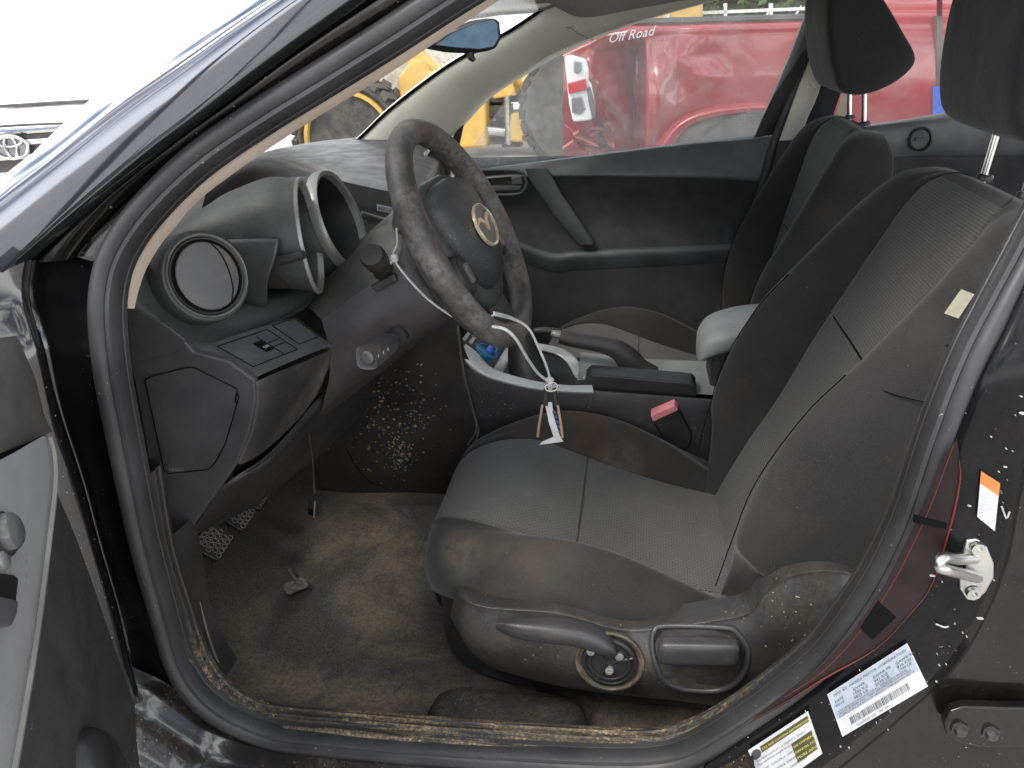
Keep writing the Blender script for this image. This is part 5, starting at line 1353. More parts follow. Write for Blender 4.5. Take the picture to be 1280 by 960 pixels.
# recline handle in its recess
b = NB()
ro = [(818, 788), (832, 782), (905, 784), (922, 792), (934, 812), (930, 838), (915, 856), (890, 863), (850, 860), (830, 850), (820, 830), (815, 805)]
add_tube(b, [T(*q, .001) for q in ro], .0042, 8, 4, closed=True); obj('recess_rim', b, M['lever'], trim, smooth=60)
b = NB(); add_poly(b, [T(*q, .0015) for q in ro]); obj('recess', b, plastic('dusty_recess', (.012, .012, .012), .5, dust=.4, dcol=(.12, .11, .09), dscale=22), trim)
b = NB(); rg = []
for x, s_ in ((822, .7), (828, .95), (850, 1), (890, 1), (914, .95), (921, .7)):
    p = T(x, 806 + (x-822)*.02, .012); rg.append([p + V((0, 0, 1))*.0195*s_*math.copysign(abs(math.sin(k))**.6, math.sin(k)) + V((0, -1, .1))*.013*s_*math.copysign(abs(math.cos(k))**.6, math.cos(k)) for k in [2*math.pi*(j+.5)/16 for j in range(16)]])
add_loft(b, rg, 3, 2); obj('recline_handle', b, M['lever'], trim, smooth=60)
# front rail bar and rail foot cover
b = NB(); add_tube(b, WL([(560, 714, .30), (549, 740, .30), (552, 752, .30), (566, 764, .30), (590, 770, .34)], 0), .006, 10, 5); obj('slide_bar', b, M['rubber'], seat)
b = NB()
add_patch(b, [WL([(592, 842, .22), (640, 834, .24), (722, 850, .24)], 0), WL([(590, 858, .20), (640, 862, .20), (720, 858, .20)], 0), WL([(592, 866, .19), (645, 869, .19), (668, 862, .19), (690, 858, .19), (722, 862, .19)][:3], 0), WL([(592, 868, .195), (645, 871, .195), (722, 876, .195)], 0)], 4, 6)
obj('rail_cover', b, plastic('rail_cover', (.018, .018, .018), .45, dust=.4, dcol=(.2, .14, .08), dscale=20, speck=1.0), seat)
# belt buckle with faded red button
b = NB(); bt = [W(*q, y=.655) for q in [(812, 520), (846, 507), (866, 545), (862, 560), (838, 566)]]
add_prism(b, bt, (0, .022, 0)); bu = obj('belt_buckle', b, M['rubber'], seat, bevel=.004)
b = NB(); add_prism(b, [W(*q, y=.6505) for q in [(813, 520), (843, 507), (848, 513), (816, 528)]], (0, .018, .006)); obj('buckle_button', b, M['pink'], bu, bevel=.002)
b = NB(); add_tube(b, WL([(906, 588, .62), (912, 565, .63), (908, 560, .64), (900, 585, .63)], 0), .003, 6, 4); obj('cover_clip', b, M['metalgrey'], seat)
# airbag tag on the bolster
b = NB(); tg = [S(*q, .165) for q in [(1181, 392), (1202, 362), (1218, 368), (1198, 398)]]; add_prism(b, tg, (0, .0015, 0)); obj('seat_tag', b, M['tagy'], s_ba)
b = NB(); add_tube(b, [bk(.27, -.235, .052), bk(.275, -.246, .03), bk(.285, -.2505, -.01), bk(.30, -.249, -.06)], .0007, 5, 4); obj('side_seam', b, M['black'], s_ba)
# carpeted rail hump on the floor beside the seat
b = NB(); rg = []
for x, s_ in ((-.30, .3), (-.28, .8), (-.22, 1), (-.12, 1), (-.07, .85), (-.05, .3)):
    rg.append([V((x, .165 + .06*s_*math.cos(k), .285 + .05*s_*max(-.2, math.sin(k)))) for k in [2*math.pi*j/14 for j in range(14)]])
add_loft(b, rg, 4, 2); obj('carpet_hump', b, M['carpet2'], car, smooth=180)

# ---- far seat: copy of the seat and its cloth parts
def copy_part(o, par):
    c = o.copy(); COL.objects.link(c); c.parent = par
    for ch in list(o.children):
        if ch.name.split('.')[0] in ('seat_tag', 'side_seam'): continue
        copy_part(ch, c)
    return c
far = seat.copy(); COL.objects.link(far); far.location = (.09, .72, -.042)
tag(far, 'clean dark grey cloth passenger seat beyond the centre console')
copy_part(s_cu, far)
piv = empty('backrest_frame', far, (.2, 0, .6)); piv.rotation_euler = (0, R(-13), 0)
fb = copy_part(s_ba, far); fh = copy_part(s_hr, far)
bpy.data.objects.remove(piv)
Mx = Matrix.Translation((.2, 0, .6)) @ Matrix.Rotation(R(-12), 4, 'Y') @ Matrix.Translation((-.2, 0, -.6))
fb.matrix_local = Mx; fh.matrix_local = Mx
c_far = M['bolster']
for o in far.children:
    pass
# ------------------------------------------------------------------ small loose things
# white cable tie round the wheel and column
b = NB()
add_tube(b, [W(496, 286, y=.335), W(497, 305, y=.315), W(492, 322, y=.30), W(510, 348, y=.29), W(540, 378, y=.285), W(575, 400, y=.285), W(600, 404, y=.30), W(616, 394, y=.33)], .0028, 6, 6, sq=.5, up=(0, -1, 0))
add_loft(b, [[W(493, 323, y=.298) + V((s_*math.cos(a), d_, s_*math.sin(a))) for a in [k*math.pi/4 for k in range(8)]] for s_, d_ in ((.003, -.006), (.0055, -.003), (.0055, .003), (.003, .006))], 2, 1)
add_tube(b, WL([(493, 323, .298), (484, 334, .29), (481, 336, .288)], 0), .0018, 6, 3, sq=.5)
tie = tag(obj('cable_tie', b, M['white']), 'white cable tie knotted beside the ignition and pulled round the wheel rim', 'cable tie')
b = NB()
add_tube(b, WL([(618, 392, .33), (640, 398, .40), (660, 410, .42), (672, 432, .42), (682, 455, .42), (688, 474, .42)], 0), .0035, 6, 6, sq=.55, up=(0, -1, 0))
add_tube(b, WL([(616, 408, .275), (632, 412, .27), (645, 424, .29), (658, 446, .34), (672, 466, .40), (686, 477, .42)], 0), .0035, 6, 6, sq=.55, up=(0, -1, 0))
add_lathe(b, [(.0001, -.006), (.006, -.005), (.006, .005), (.0001, .006)], W(687, 477, y=.418), (.3, -.3, 1), 10)
loop = tag(obj('tag_string', b, M['white']), 'white looped strap hanging from the bottom of the wheel with a paper tag', 'strap')
# paper tag with keys/clips
t_ = empty('key_tag', loc=(0, 0, 0)); tag(t_, 'torn white paper tag on black clips below the strap in front of the stained cushion', 'tag')
b = NB()
pts = WL([(681, 503), (690, 503), (692, 520), (700, 545), (704, 552), (690, 554), (674, 556), (678, 552), (692, 546), (686, 528)], .415)
add_prism(b, pts, (0, .0008, 0)); tg_ = obj('paper', b, M['white'], t_)
b = NB(); o = W(688, 510, y=.4135); xd = (W(702, 548, y=.4135)-W(686, 508, y=.4135)); yd = V((xd.z*-1, 0, xd.x)); add_text(b, 'KEY TAG', o, xd, -yd if yd.x > 0 else yd, .008, 0)
bmesh.ops.delete(b, geom=list(b.verts), context='VERTS')
for k in range(5): add_prism(b, WL([(690+k*1.9, 514+k*6), (694+k*1.9, 513+k*6), (695+k*1.9, 517+k*6), (691+k*1.9, 518+k*6)], .4142), (0, .0004, 0))
obj('paper_print', b, plastic('blue_print', (.05, .09, .25), .6), tg_)
b = NB()
for x0 in (680, 690): add_prism(b, WL([(x0, 486), (x0+5, 485), (x0+8 if x0 > 685 else x0+5, 508), (x0+2 if x0 > 685 else x0-2, 508)], .413), (0, .004, 0))
obj('clip', b, M['rubber'], t_, bevel=.0012)
b = NB(); add_tube(b, WL([(678, 506), (674, 530), (672, 546)], .414), .0022, 6, 3); add_tube(b, WL([(697, 506), (701, 530), (703, 547)], .414), .0022, 6, 3)
obj('striped_cord', b, plastic('striped_cord', (.42, .32, .2), .7, speck=1.5, scol=(.1, .05, .04)), t_)
b = NB(); add_tube(b, WL([(682, 482), (692, 478), (697, 482), (694, 488), (684, 488)], .412), .0012, 6, 3, closed=True); obj('ring', b, M['chrome'], t_)
# hanging connector under the dash
cn = empty('hanging_connector'); tag(cn, 'black diagnostic connector dangling on a thin wire over the footwell carpet', 'connector')
b = NB(); add_tube(b, WL([(378, 522, .30), (385, 540, .30), (390, 570, .31), (392, 600, .315), (393, 616, .315)], 0), .0022, 8, 5); obj('wire', b, M['rubber'], cn)
b = NB(); c = W(394, 631, y=.315); rot = Matrix.Rotation(R(12), 3, 'Y') @ Matrix.Rotation(R(-15), 3, 'Z')
add_box(b, c, (.016, .02, .034), rot); cb = obj('plug', b, M['rubber'], cn, bevel=.002)
b = NB(); add_prism(b, [c + rot @ V(p) for p in ((-.005, -.0105, -.015), (.006, -.0105, -.015), (.006, -.0105, -.002), (-.005, -.0105, -.002))], rot @ V((0, .002, 0))); obj('socket', b, M['black'], cb)
b = NB(); add_tube(b, [c + rot @ V((.006, -.0105, z)) for z in (-.016, 0, .016)], .0012, 6, 1); obj('plug_rib', b, M['metalgrey'], cb)
# stray twin wire down the console
b = NB(); add_tube(b, WL([(572, 402, .62), (574, 425, .62), (577, 450, .63), (584, 485, .64), (590, 510, .64), (597, 532, .64), (597, 545, .635), (590, 560, .63)], 0), .0022, 6, 5)
add_tube(b, WL([(575, 440, .625), (580, 470, .632), (588, 500, .638), (595, 528, .638), (594, 542, .634), (585, 556, .63)], 0), .0018, 6, 5)
tag(obj('stray_cable', b, plastic('striped_wire', (.10, .098, .09), .4, speck=1.6, scol=(.5, .48, .42), dscale=60)), 'thin twisted black and white cable hanging down the side of the console', 'cable')
b = NB(); add_tube(b, WL([(590, 552, .63), (586, 562, .625), (583, 572, .62)], 0), [.003, .004, .003], 8, 2); tag(obj('cable_end', b, M['rubber']), 'black plug end of the cable hanging by the seat front', 'cable plug')
# leaf and litter on carpet
def crumple(name, px, py, r, mat, label, cat, seed, flat_=.35):
    rnd = random.Random(seed); c = W(px, py, z=.292); b = NB(); g = []
    n, m = 12, 7
    for i in range(m):
        q = (i+.3)/m
        g.append([c + V((r*q*math.cos(2*math.pi*k/n)*(.75+.5*mnoise.noise(V((k*.7, seed, 0)))), r*q*math.sin(2*math.pi*k/n)*(.75+.5*mnoise.noise(V((k*.9, seed+5, 2)))), r*flat_*abs(mnoise.noise(V((q*3, k*.8, seed)))) + .002)) for k in range(n)])
    add_grid(b, g, closed_v=True)
    return tag(obj(name, b, mat, smooth=25), label, cat)
crumple('dry_leaf', 370, 735, .034, M['leaf'], 'crumpled grey dead leaf lying on the dirty footwell carpet', 'leaf', 3, .5)
b = NB(); add_tube(b, [W(362, 712, z=.296), W(368, 722, z=.305), W(376, 730, z=.31)], [.004, .006, .003], 7, 3, sq=.5); tag(obj('leaf_scrap', b, M['leaf']), 'curled strip of dead leaf at the top of the crumpled leaf', 'leaf')
b = NB()
c = W(498, 860, z=.284); add_prism(b, [c + V(p) for p in ((-.012, .006, 0), (-.004, .003, .001), (.006, .010, 0), (.003, .002, .0015), (-.002, -.008, 0), (-.005, -.011, .001), (-.005, -.001, 0))], (0, 0, .002)); tag(obj('plastic_scrap', b, flat('grey_scrap', (.12, .12, .12), .6)), 'small torn grey scrap on the carpet near the sill', 'litter')
b = NB(); add_prism(b, [W(*q, z=.285) for q in [(537, 728), (545, 722), (553, 726), (551, 738), (540, 740)]], (0, 0, .004)); tag(obj('rag_scrap', b, M['leaf']), 'pale grey rag scrap on the carpet beside the seat slide bar', 'litter')
# ------------------------------------------------------------------ outside
b = NB(); g = []
for i in range(-20, 21):
    g.append([V((i*15 if abs(i) < 20 else i*60, j*15 if abs(j) < 20 else j*60, 0)) for j in range(-20, 21)])
add_grid(b, g); tag(obj('ground', b, M['ground']), kind='structure')

# red pickup beyond the far window: damaged bed side, tail lamp, cab
tr = tag(empty('pickup_truck', loc=(0, 0, 0)), 'red pickup with crumpled bed side and clear tail lamp beyond the passenger window', 'pickup truck')
TY = 3.0
def K(px, py, d=0.0): return W(px, py, y=TY+d)
rail_z = lambda x: W(700, 65, y=TY).z
xs = [(703, 75), (720, 66), (745, 58), (790, 45), (840, 37), (900, 32), (960, 29), (1030, 24), (1100, 20)]
b = NB(); rows = []
def dent(px, py):
    k = max(0, min(1, (py-48)/18))*max(0, min(1, (215-py)/30))
    d = 0
    if 738 < px < 797: d += .20*k*(px-738)/59
    elif 797 <= px < 808: d += .20*k*(808-px)/11
    d -= .05*math.exp(-((px-822)/13)**2 - ((py-120)/45)**2)
    d += .04*math.exp(-((px-850-(110-py)*.6)/16)**2)*math.exp(-((py-95)/26)**2)
    d -= .025*math.exp(-((px-868-(110-py)*.6)/14)**2)*math.exp(-((py-95)/26)**2)
    d += .014*math.sin(px*.06+py*.04)*math.exp(-((px-850)/70)**2)
    if 735 < px < 790: d -= .07*max(0, 1-abs(py-(92+(px-735)*.9))/24)
    return d
cols = [704, 712, 722, 730, 738, 748, 758, 768, 778, 788, 797, 803, 808, 816, 824, 834, 844, 850, 880, 910, 950, 1000, 1050, 1110]
def railpy(px): return 30 + 35*max(0, (790-px)/90)**1.3*1.0 + (790-px)*.02 if px < 790 else 31 - (px-790)*.028
for f in (-.04, 0, .03, .09, .16, .24, .32, .4, .5, .6, .7, .85, 1.0, 1.2):
    r = []
    for px in cols:
        t_ = railpy(px); bot = 200
        py = t_ + (bot-t_)*f
        d = dent(px, py) + (-.05 if 0 < f < .9 else 0) + (.12 if f < 0 else 0) + .04*abs(f-.4)
        r.append(K(px, py, d))
    rows.append(r)
add_patch(b, rows, 4, 4); bed = obj('bed_side', b, M['tred'], tr, smooth=45)
# wheel arch: dark opening with a lip, tyre behind
ac = K(910, 196, -.075)
b = NB()
arch = [(808, 215), (816, 190), (828, 168), (846, 150), (872, 138), (910, 131), (960, 128), (1010, 134), (1050, 152), (1074, 180), (1082, 215)]
arch_in = [(828, 215), (836, 194), (846, 176), (860, 160), (882, 150), (912, 144), (958, 141), (1000, 146), (1036, 162), (1058, 186), (1066, 215)]
add_patch(b, [[K(*a, -.045), K((a[0]*2+c[0])/3, (a[1]*2+c[1])/3, -.095), K((a[0]+2*c[0])/3, (a[1]+2*c[1])/3, -.10), K(*c, -.085), K(*c, -.02)] for a, c in zip(arch, arch_in)], 4, 4); obj('wheel_arch', b, M['tred'], tr, smooth=50)
b = NB(); add_poly(b, [K(q[0], q[1], -.084) for q in arch_in]); obj('arch_opening', b, plastic('dark_wheel_well', (.05, .047, .044), .8, dust=.5, dscale=5), tr)
wb = K(948, 235, .02)
b = NB(); add_lathe(b, [(.2, -.1), (.33, -.105), (.375, -.08), (.38, 0), (.375, .10)], wb + V((0, -.02, -.02)), (0, -1, 0), 40); whl = obj('wheel', b, M['tyre'], tr, smooth=40)
b = NB(); add_lathe(b, [(.2, .0), (.19, -.105+.2), (.05, .08), (.0001, .08)], wb, (0, -1, 0), 24); obj('hub', b, M['steel'], whl)
# tail lamp
b = NB()
lp_ = [(705, 70), (712, 68), (733, 74), (737, 92), (744, 130), (744, 146), (738, 151), (716, 153), (711, 130), (708, 100)]
add_prism(b, [K(*q, -.10) for q in lp_], (0, .12, 0)); tl_ = obj('tail_lamp', b, M['clearlens'], tr, bevel=.012, seg=3)
b = NB(); add_prism(b, [K(*q, -.112) for q in [(709, 104), (732, 98), (735, 112), (711, 118)]], (0, .02, 0)); obj('brake_lens', b, M['taillens'], tl_, bevel=.004)
b = NB(); add_prism(b, [K(*q, -.108) for q in [(717, 76), (727, 77), (727, 88), (722, 93), (717, 90)]], (0, .01, 0)); add_prism(b, [K(*q, -.108) for q in [(714, 122), (728, 120), (732, 136), (726, 143), (715, 141)]], (0, .01, 0)); obj('reflector', b, plastic('lamp_grey', (.3, .32, .32), .2, metal=.6), tl_, bevel=.006)
b = NB(); add_prism(b, [K(*q, -.106) for q in [(733, 110), (738, 108), (744, 132), (744, 146), (740, 148), (736, 130)]], (0, .012, 0)); obj('lamp_edge', b, plastic('lamp_edge', (.1, .1, .11), .3), tl_)
# crumpled bumper end and torn panel below the lamp
b = NB(); rnd = random.Random(9)
for k in range(14):
    q = (712+rnd.random()*50, 155+rnd.random()*40); add_prism(b, [K(q[0]+rnd.gauss(0, 9), q[1]+rnd.gauss(0, 9), -.08+rnd.random()*.1) for _ in range(4)], (0, .012, .01))
obj('torn_panel', b, [plastic('torn_red', (.3, .03, .035), .35, dust=.5, dscale=20)], tr)
b = NB(); add_prism(b, [K(*q, .1) for q in [(712, 160), (760, 165), (800, 200), (712, 215)]], (0, .3, 0)); obj('bumper', b, M['dgrey'], tr, bevel=.02)
# rail cap, decal
b = NB(); add_tube(b, [K(px, railpy(px)-2, .02) for px in cols], .018, 8, 2); obj('bed_rail', b, M['dgrey'], tr)
b = NB(); o = K(760, 54, -.065); add_text(b, 'Off Road', o, K(820, 43, -.065)-o, V((0, 0, 1)), .052, 0, lift=.05, shear=.35)
obj('bed_decal', b, M['label'], tr, recalc=False, merge=0)
# cab: door, window, b-post
b = NB()
def cabrow(px, pts): return [K(px, py, d) for py, d in pts]
cab = [(-95, .28), (-60, .20), (-10, .06), (6, .0), (22, -.035), (60, -.06), (120, -.07), (180, -.04), (260, -.02)]
add_patch(b, [cabrow(px, cab) for px in (1030, 1060, 1100, 1171)], 3, 4); obj('rear_cab_door', b, M['tred'], tr)
b = NB(); add_patch(b, [cabrow(px, cab) for px in (1178, 1230, 1300, 1400, 1500)], 3, 4); obj('cab_door', b, M['tred'], tr)
b = NB(); add_prism(b, [K(*q, -.075) for q in [(1171, 20), (1178, 20), (1178, 230), (1171, 230)]], (0, .06, 0)); obj('door_gap', b, M['dgrey'], tr)
b = NB(); add_poly(b, [K(*q, .03) for q in [(1112, 20), (1168, 12), (1160, -60), (1120, -70)]]); obj('cab_window', b, M['glass2'], tr)
b = NB(); x0, x1 = K(704, 60).x, K(1110, 60).x; zb_ = K(880, 40).z
add_box(b, ((x0+x1)/2+.1, TY+.9, .8), (x1-x0-.2, 1.5, .5)); obj('bed_box', b, M['tred'], tr)
b = NB(); add_box(b, (x1+.95, TY+.95, .85), (1.8, 1.7, .9)); add_box(b, (x1+.9, TY+1.0, 1.5), (1.5, 1.5, .5)); obj('cab_body', b, M['tred'], tr, bevel=.1, seg=3)
b = NB(); add_box(b, (x1+.7, TY+.08, 1.55), (.02, .02, .02))
bmesh.ops.delete(b, geom=list(b.verts), context='VERTS'); b.free()
b = NB(); add_lathe(b, [(.05, -.14), (.36, -.14), (.39, -.1), (.39, .1)], V((x1+2.3, TY+.12, .39)), (0, -1, 0), 36); add_lathe(b, [(.05, .14), (.36, .14), (.39, .1), (.39, -.1)], V((x1+2.3, TY+1.7, .39)), (0, -1, 0), 36); obj('wheel', b, M['tyre'], tr)
b = NB(); add_patch(b, [[K(px, py, -.078) for py in (108, 124, 146)] for px in (1166, 1176, 1190)], 2, 2); bl = tag(obj('blue_tarp', b, M['blue']), 'blue plastic scrap hanging on the red pickup door behind the headrest', 'plastic scrap')

# yellow wheel loader behind, seen between pillar and pickup
ld = tag(empty('wheel_loader'), 'yellow articulated wheel loader standing on the gravel behind the red pickup', 'loader')
LY = 7.6
def Lp(px, py, d=0.0): return W(px, py, y=LY+d)
b = NB()
add_prism(b, [Lp(*q) for q in [(571, 186), (575, 150), (590, 128), (607, 122), (608, 184)]], (0, .8, 0)); add_prism(b, [Lp(*q, .5) for q in [(560, 120), (640, 60), (700, 20), (760, -10), (790, 60), (700, 96), (620, 132)]], (0, .6, 0))
obj('front_frame', b, M['yellow'], ld, bevel=.03)
b = NB(); add_prism(b, [Lp(*q, .1) for q in [(632, 142), (672, 139), (676, 178), (638, 178)]], (0, .4, 0)); add_prism(b, [Lp(*q, .25) for q in [(650, 100), (690, 70), (700, 110), (690, 150), (676, 176), (660, 140)]], (0, .3, 0)); obj('rear_frame', b, M['yellow'], ld, bevel=.03)
b = NB()
for q in ((656, 158), (656, 172)): add_lathe(b, [(.03, 0), (.03, .02), (.0001, .02)], Lp(*q, .09), (0, -1, 0), 12)
obj('frame_bolts', b, M['dgrey'], ld)
b = NB(); rnd = random.Random(21)
for k in range(26):
    px, py = 610+rnd.random()*34, 112+rnd.random()*66; s_ = .04+rnd.random()*.10
    if rnd.random() < .5: add_box(b, Lp(px, py, .3+rnd.random()*.3), (s_*1.8, .2, s_*.8))
    else: add_tube(b, [Lp(px, py, .3), Lp(px+rnd.gauss(0, 22), py+rnd.gauss(0, 12), .4)], .025+rnd.random()*.03, 8, 1)
obj('hitch_linkage', b, M['dgrey'], ld)
b = NB(); add_tube(b, [Lp(605, 163, .15), Lp(640, 166, .2)], .055, 12, 1); add_tube(b, [Lp(634, 120, .1), Lp(636, 180, .15)], .04, 10, 1); add_tube(b, [Lp(668, 132, .08), Lp(672, 180, .1)], .03, 10, 1); obj('hydraulic_ram', b, M['steel'], ld)
def big_wheel(c, r, w, hub=1.0):
    b = NB(); add_lathe(b, [(r*.55*hub, -w*.42), (r*min(.62*hub, .88), -w*.5), (r*.9, -w*.52), (r*.985, -w*.42), (r, -w*.2), (r, w*.2), (r*.985, w*.42), (r*.9, w*.5), (r*min(.62*hub, .88), w*.5), (r*.55*hub, w*.42)], c, (0, -1, 0), 48)
    for k in range(26):
        a = 2*math.pi*k/26
        for sg in (-1, 1):
            add_box(b, c + V((math.cos(a)*r*.995, sg*w*.26, math.sin(a)*r*.995)), (.085*r*2, w*.46, .06), Matrix.Rotation(-a, 3, 'Y') @ Matrix.Rotation(R(90), 3, 'Y') @ Matrix.Rotation(R(18*sg), 3, 'Z'))
    o = obj('wheel', b, M['tyre'], ld, smooth=30)
    b = NB(); add_lathe(b, [(r*.56*hub, .05), (r*.54*hub, w*.5), (r*.50*hub, w*.5), (r*.46*hub, w*.2), (r*.25*hub, w*.16), (r*.22*hub, w*.36), (.0001, w*.38)], c, (0, -1, 0), 32, caps=False); obj('rim', b, M['yellow'], o, smooth=40)
big_wheel(Lp(728, 134, .25), .62, .5, .5)
big_wheel(Lp(446, 172, -.2), .60, .5, 1.5)
b = NB(); add_prism(b, [Lp(*q, -.1) for q in [(498, 96), (516, 74), (526, 76), (534, 90), (566, 86), (570, 98), (520, 108), (512, 122), (500, 122)]], (0, .25, 0)); add_prism(b, [Lp(*q, .05) for q in [(573, 186), (578, 132), (606, 126), (608, 186)]], (0, .3, 0)); add_prism(b, [Lp(*q, .15) for q in [(612, 108), (640, 96), (646, 120), (616, 124)]], (0, .3, 0)); obj('side_plate', b, M['yellow'], ld, bevel=.02)
b = NB(); add_prism(b, [Lp(*q, .3) for q in [(390, 110), (440, 60), (520, 40), (560, 90), (520, 130), (420, 140)]], (0, 1.2, 0)); obj('engine_hood', b, plastic('pale_machine', (.5, .47, .38), .5, dust=.4), ld, bevel=.05)
b = NB(); add_prism(b, [Lp(*q, .1) for q in [(505, 75), (520, 62), (540, 80), (560, 84), (556, 96), (520, 98)]], (0, .3, 0)); obj('lift_arm', b, M['yellow'], ld, bevel=.03)
# second yellow machine body above the pickup bed
l2 = tag(empty('dump_body'), 'yellow machine body rising behind the red pickup bed rail', 'machine')
b = NB(); add_prism(b, [W(*q, y=9) for q in [(735, 72), (878, 66), (880, -50), (760, -60)]], (0, 1.5, 0)); obj('body_panel', b, M['yellow'], l2, bevel=.05)
b = NB(); add_prism(b, [W(*q, y=8.95) for q in [(817, 28), (838, 16), (836, 26), (824, 32)]], (0, .1, 0)); obj('step', b, M['label'], l2)
# white flatbed rail and a van roof behind the bed
l3 = tag(empty('truck_bed'), 'white stake rail of a parked truck under trees behind the red pickup', 'truck bed')
b = NB()
for y0, y1 in ((10, 14), (19, 25)): add_prism(b, [W(*q, y=10) for q in [(876, y0+4), (1120, y0-6), (1120, y1-6), (876, y1+4)]], (0, .15, 0))
for px in (905, 962, 1010, 1060): add_prism(b, [W(*q, y=10) for q in [(px, 4), (px+4, 4), (px+4, 32), (px, 32)]], (0, .1, 0))
add_prism(b, [W(*q, y=10.2) for q in [(870, 26), (1130, 16), (1130, 60), (870, 60)]], (0, 2, 0)); obj('rails', b, M['twhite'], l3)
# trees
def tree(cx, cy, h, rad, seed, label):
    t = tag(empty('tree', loc=(0, 0, 0)), label, 'tree', 'trees behind the yard')
    rnd = random.Random(seed); b = NB()
    add_tube(b, [V((cx, cy, 0)), V((cx+.1, cy, h*.35)), V((cx-.1, cy+.1, h*.7))], [.18, .14, .06], 8, 3)
    for k in range(6):
        a = rnd.random()*6.3; z0 = h*(.3+.06*k); add_tube(b, [V((cx, cy, z0)), V((cx+math.cos(a)*rad*.4, cy+math.sin(a)*rad*.4, z0+h*.12)), V((cx+math.cos(a)*rad*.8, cy+math.sin(a)*rad*.8, z0+h*.18))], [.07, .05, .02], 6, 3)
    obj('trunk', b, M['bark'], t)
    b = NB()
    cl_ = [(V((rnd.gauss(0, .45), rnd.gauss(0, .45), rnd.gauss(0, .5)))) for _ in range(40)]
    for k in range(5200):
        q = rnd.choice(cl_); d = V((rnd.gauss(0, .16), rnd.gauss(0, .16), rnd.gauss(0, .13)))
        p = V((cx, cy, h*.62)) + V(((q.x+d.x)*rad, (q.y+d.y)*rad, (q.z+d.z)*h*.36))
        if p.z < .6: continue
        s_ = .05+rnd.random()*.07; n = V((rnd.gauss(0, 1), rnd.gauss(0, 1), rnd.gauss(0, 1)+.6)).normalized(); a = n.orthogonal().normalized()*s_; c = n.cross(a)*.55
        b.faces.new([b.verts.new(p+a), b.verts.new(p+c), b.verts.new(p-a), b.verts.new(p-c)])
    obj('crown', b, M['leaves'], t, merge=0, recalc=False, smooth=180)
c = W(905, 15, y=14); tree(c.x, 14, 3.4, 1.9, 1, 'leafy green tree behind the white stake rail, left of the headrest')
c = W(1000, 10, y=15); tree(c.x+.4, 15, 3.6, 1.8, 2, 'leafy green tree behind the headrest of the passenger seat')
c = W(1150, 5, y=14); tree(c.x+.3, 14, 3.2, 1.7, 3, 'leafy green tree above the pickup cab, between the two headrests')

# white pickup parked in front, only its nose visible past the pillar
wt_ = empty('pickup_truck'); tag(wt_, 'white pickup with dark chrome barred grille parked ahead, nose visible past the pillar', 'pickup truck')
gc = V((-3.25, 3.03, .80)); gn = V((.42, -.90, .05)).normalized(); gx = V((0, 0, 1)).cross(gn).normalized(); gu = V((0, 0, 1))
def Q(u, v, n=0.0): return gc + gx*u + gu*v + gn*n
b = NB()
rows = []
for v, n, w in [(-.42, -.08, .86), (-.30, .0, .88), (-.14, .0, .88), (-.04, -.02, .88), (.05, -.03, .86), (.085, -.05, .84)]:
    rows.append([Q(-w-.02, v, -.5), Q(-w, v, -.22), Q(-w*.86, v, -.06+n), Q(-.5, v, n-.02), Q(0, v, n), Q(.5, v, n-.02), Q(w*.86, v, -.06+n), Q(w, v, -.22), Q(w+.02, v, -.5)])
add_patch(b, rows, 4, 5); obj('front_fascia', b, M['twhite'], wt_, smooth=50)
b = NB()
rows = []
for n, v in [(-.03, .085), (-.10, .125), (-.35, .16), (-.8, .18), (-1.15, .188)]:
    rows.append([Q(u*.86, v - .06*abs(u)**3 + (.012 if .35 < abs(u) < .8 else 0), n-.06*abs(u)**2) for u in (-1, -.8, -.5, -.25, 0, .25, .5, .8, 1)])
add_patch(b, rows, 4, 4); obj('hood', b, M['twhite'], wt_, smooth=50)
b = NB(); add_tube(b, [Q(-.70, .065, -.045), Q(-.42, .095, -.01), Q(0, .105, .0), Q(.34, .095, -.008), (Q(.42, .075, -.015)), Q(.52, .085, -.025)], .006, 6, 4); obj('hood_gap', b, M['dgrey'], wt_)
b = NB(); add_tube(b, [Q(u, .188-.06*abs(u)**3 + .008, -1.15) for u in (-.9, -.5, 0, .5, .9)], .012, 6, 4); obj('cowl_edge', b, M['dgrey'], wt_)
b = NB(); gr = [(-.40, .07), (.36, .07), (.43, .02), (.40, -.06), (.30, -.125), (-.30, -.125), (-.42, -.06), (-.44, .02)]
add_prism(b, [Q(u, v, .012) for u, v in gr], gn*-.03); grl = obj('grille', b, plastic('dark_grille', (.035, .035, .035), .35, dust=.3), wt_)
b = NB(); gp = [Q(u*1.04, v*1.07, .015) for u, v in gr]; add_tube(b, gp + [gp[0]], .017, 8, 1); obj('grille_surround', b, M['chrome'], grl)
b = NB()
for v in (.02, -.05): add_prism(b, [Q(-.42, v-.014, .03), Q(.41, v-.014, .03), Q(.41, v+.014, .03), Q(-.42, v+.014, .03)], gn*-.02)
obj('grille_bar', b, M['chrome'], grl, bevel=.005)
b = NB(); N = 32
def ring_(a, c, u0, v0, r, sw=(1, 1)): add_tube(b, [Q(u0+a*math.cos(2*math.pi*k/N), v0+c*math.sin(2*math.pi*k/N), .05) for k in range(N)], r, 8, 1, closed=True)
ring_(.078, .056, 0, 0, .009); ring_(.026, .054, 0, 0, .007); ring_(.056, .022, 0, .027, .007)
emb = obj('emblem', b, M['chrome'], grl)
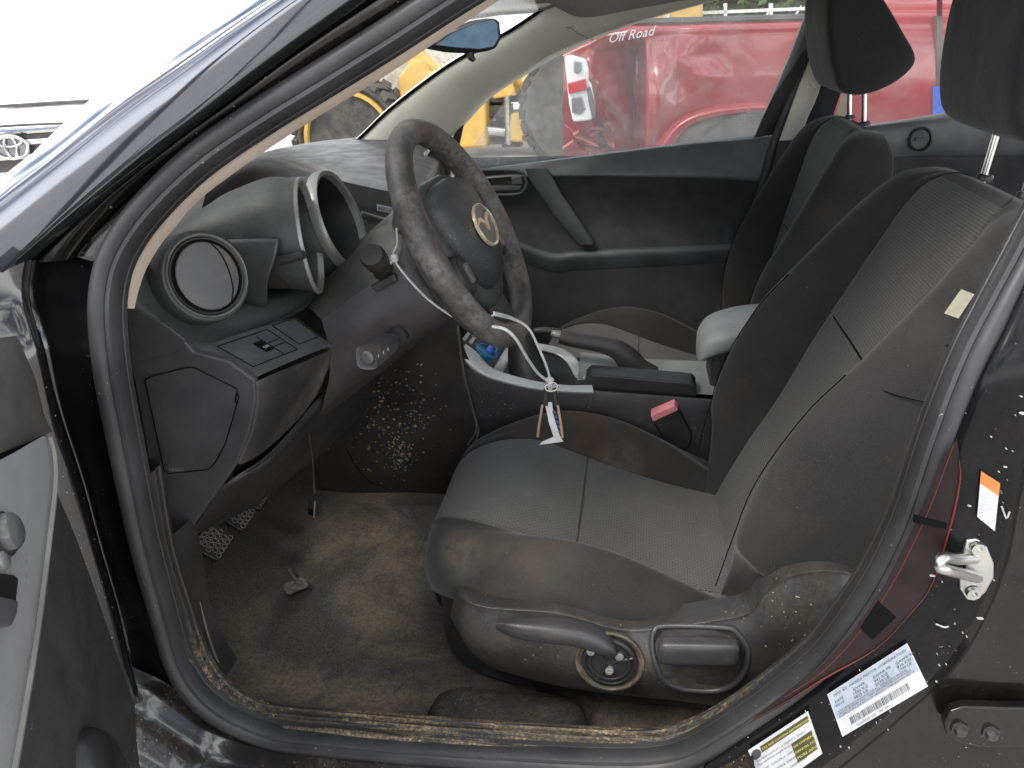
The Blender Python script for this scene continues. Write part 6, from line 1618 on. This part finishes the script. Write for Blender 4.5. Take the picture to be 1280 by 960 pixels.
b = NB(); add_prism(b, [Q(.08*math.cos(2*math.pi*k/N), .058*math.sin(2*math.pi*k/N), .04) for k in range(N)], gn*-.03); obj('emblem_back', b, plastic('emblem_back', (.25, .25, .26), .3, metal=.6), emb)
for sg in (-1, 1):
    b = NB(); add_prism(b, [Q(sg*u, v, n) for u, v, n in ((.47, .10, -.02), (.56, .10, -.03), (.80, .05, -.16), (.80, -.06, -.16), (.60, -.08, -.04), (.49, -.03, -.02))], gn*.012); obj('headlight', b, M['clearlens'], wt_, bevel=.01)
b = NB(); add_patch(b, [[Q(u, v, n - .12*abs(u)**2.5) for u in (-.9, -.6, 0, .6, .9)] for v, n in ((-.145, .02), (-.17, .07), (-.20, .085), (-.28, .085), (-.36, .06), (-.42, .02))], 4, 4); obj('bumper', b, M['chrome'], wt_)
b = NB(); add_box(b, Q(0, .12, -2.3), (1.6, 1.7, .5), Matrix((gn, gx, gu)).transposed()); add_box(b, Q(0, -.16, -2.2), (3.8, 1.75, .6), Matrix((gn, gx, gu)).transposed()); obj('cab', b, M['twhite'], wt_, bevel=.12, seg=3)
b = NB(); add_poly(b, [Q(-.72, .17, -1.2), Q(.72, .17, -1.2), Q(.6, .52, -1.75), Q(-.6, .52, -1.75)]); add_poly(b, [Q(-.62, .53, -1.78), Q(.62, .53, -1.78), Q(.6, .55, -2.9), Q(-.6, .55, -2.9)], 1); obj('windshield', b, [flat('sky_bright_glass', (.85, .86, .87), .3), M['twhite']], wt_)  # bright sky reflection painted as a near-white glass colour
for sg in (-1, 1):
    for n in (-.75, -3.2):
        b = NB(); add_lathe(b, [(.05, -.1), (.33, -.11), (.36, -.08), (.36, .08), (.33, .11)], Q(sg*.78, -.44, n), gx, 28); obj('wheel', b, M['tyre'], wt_)

# ------------------------------------------------------------------ no more than thing > part > sub-part
bpy.context.view_layer.update()
def depth(o):
    k = 0
    while o.parent: o = o.parent; k += 1
    return k
for o in list(scene.objects):
    if depth(o) > 2:
        part = o
        while depth(part) > 1: part = part.parent
        mw = o.matrix_world.copy(); o.parent = part; o.matrix_parent_inverse = part.matrix_world.inverted(); o.matrix_world = mw
bpy.context.view_layer.update()
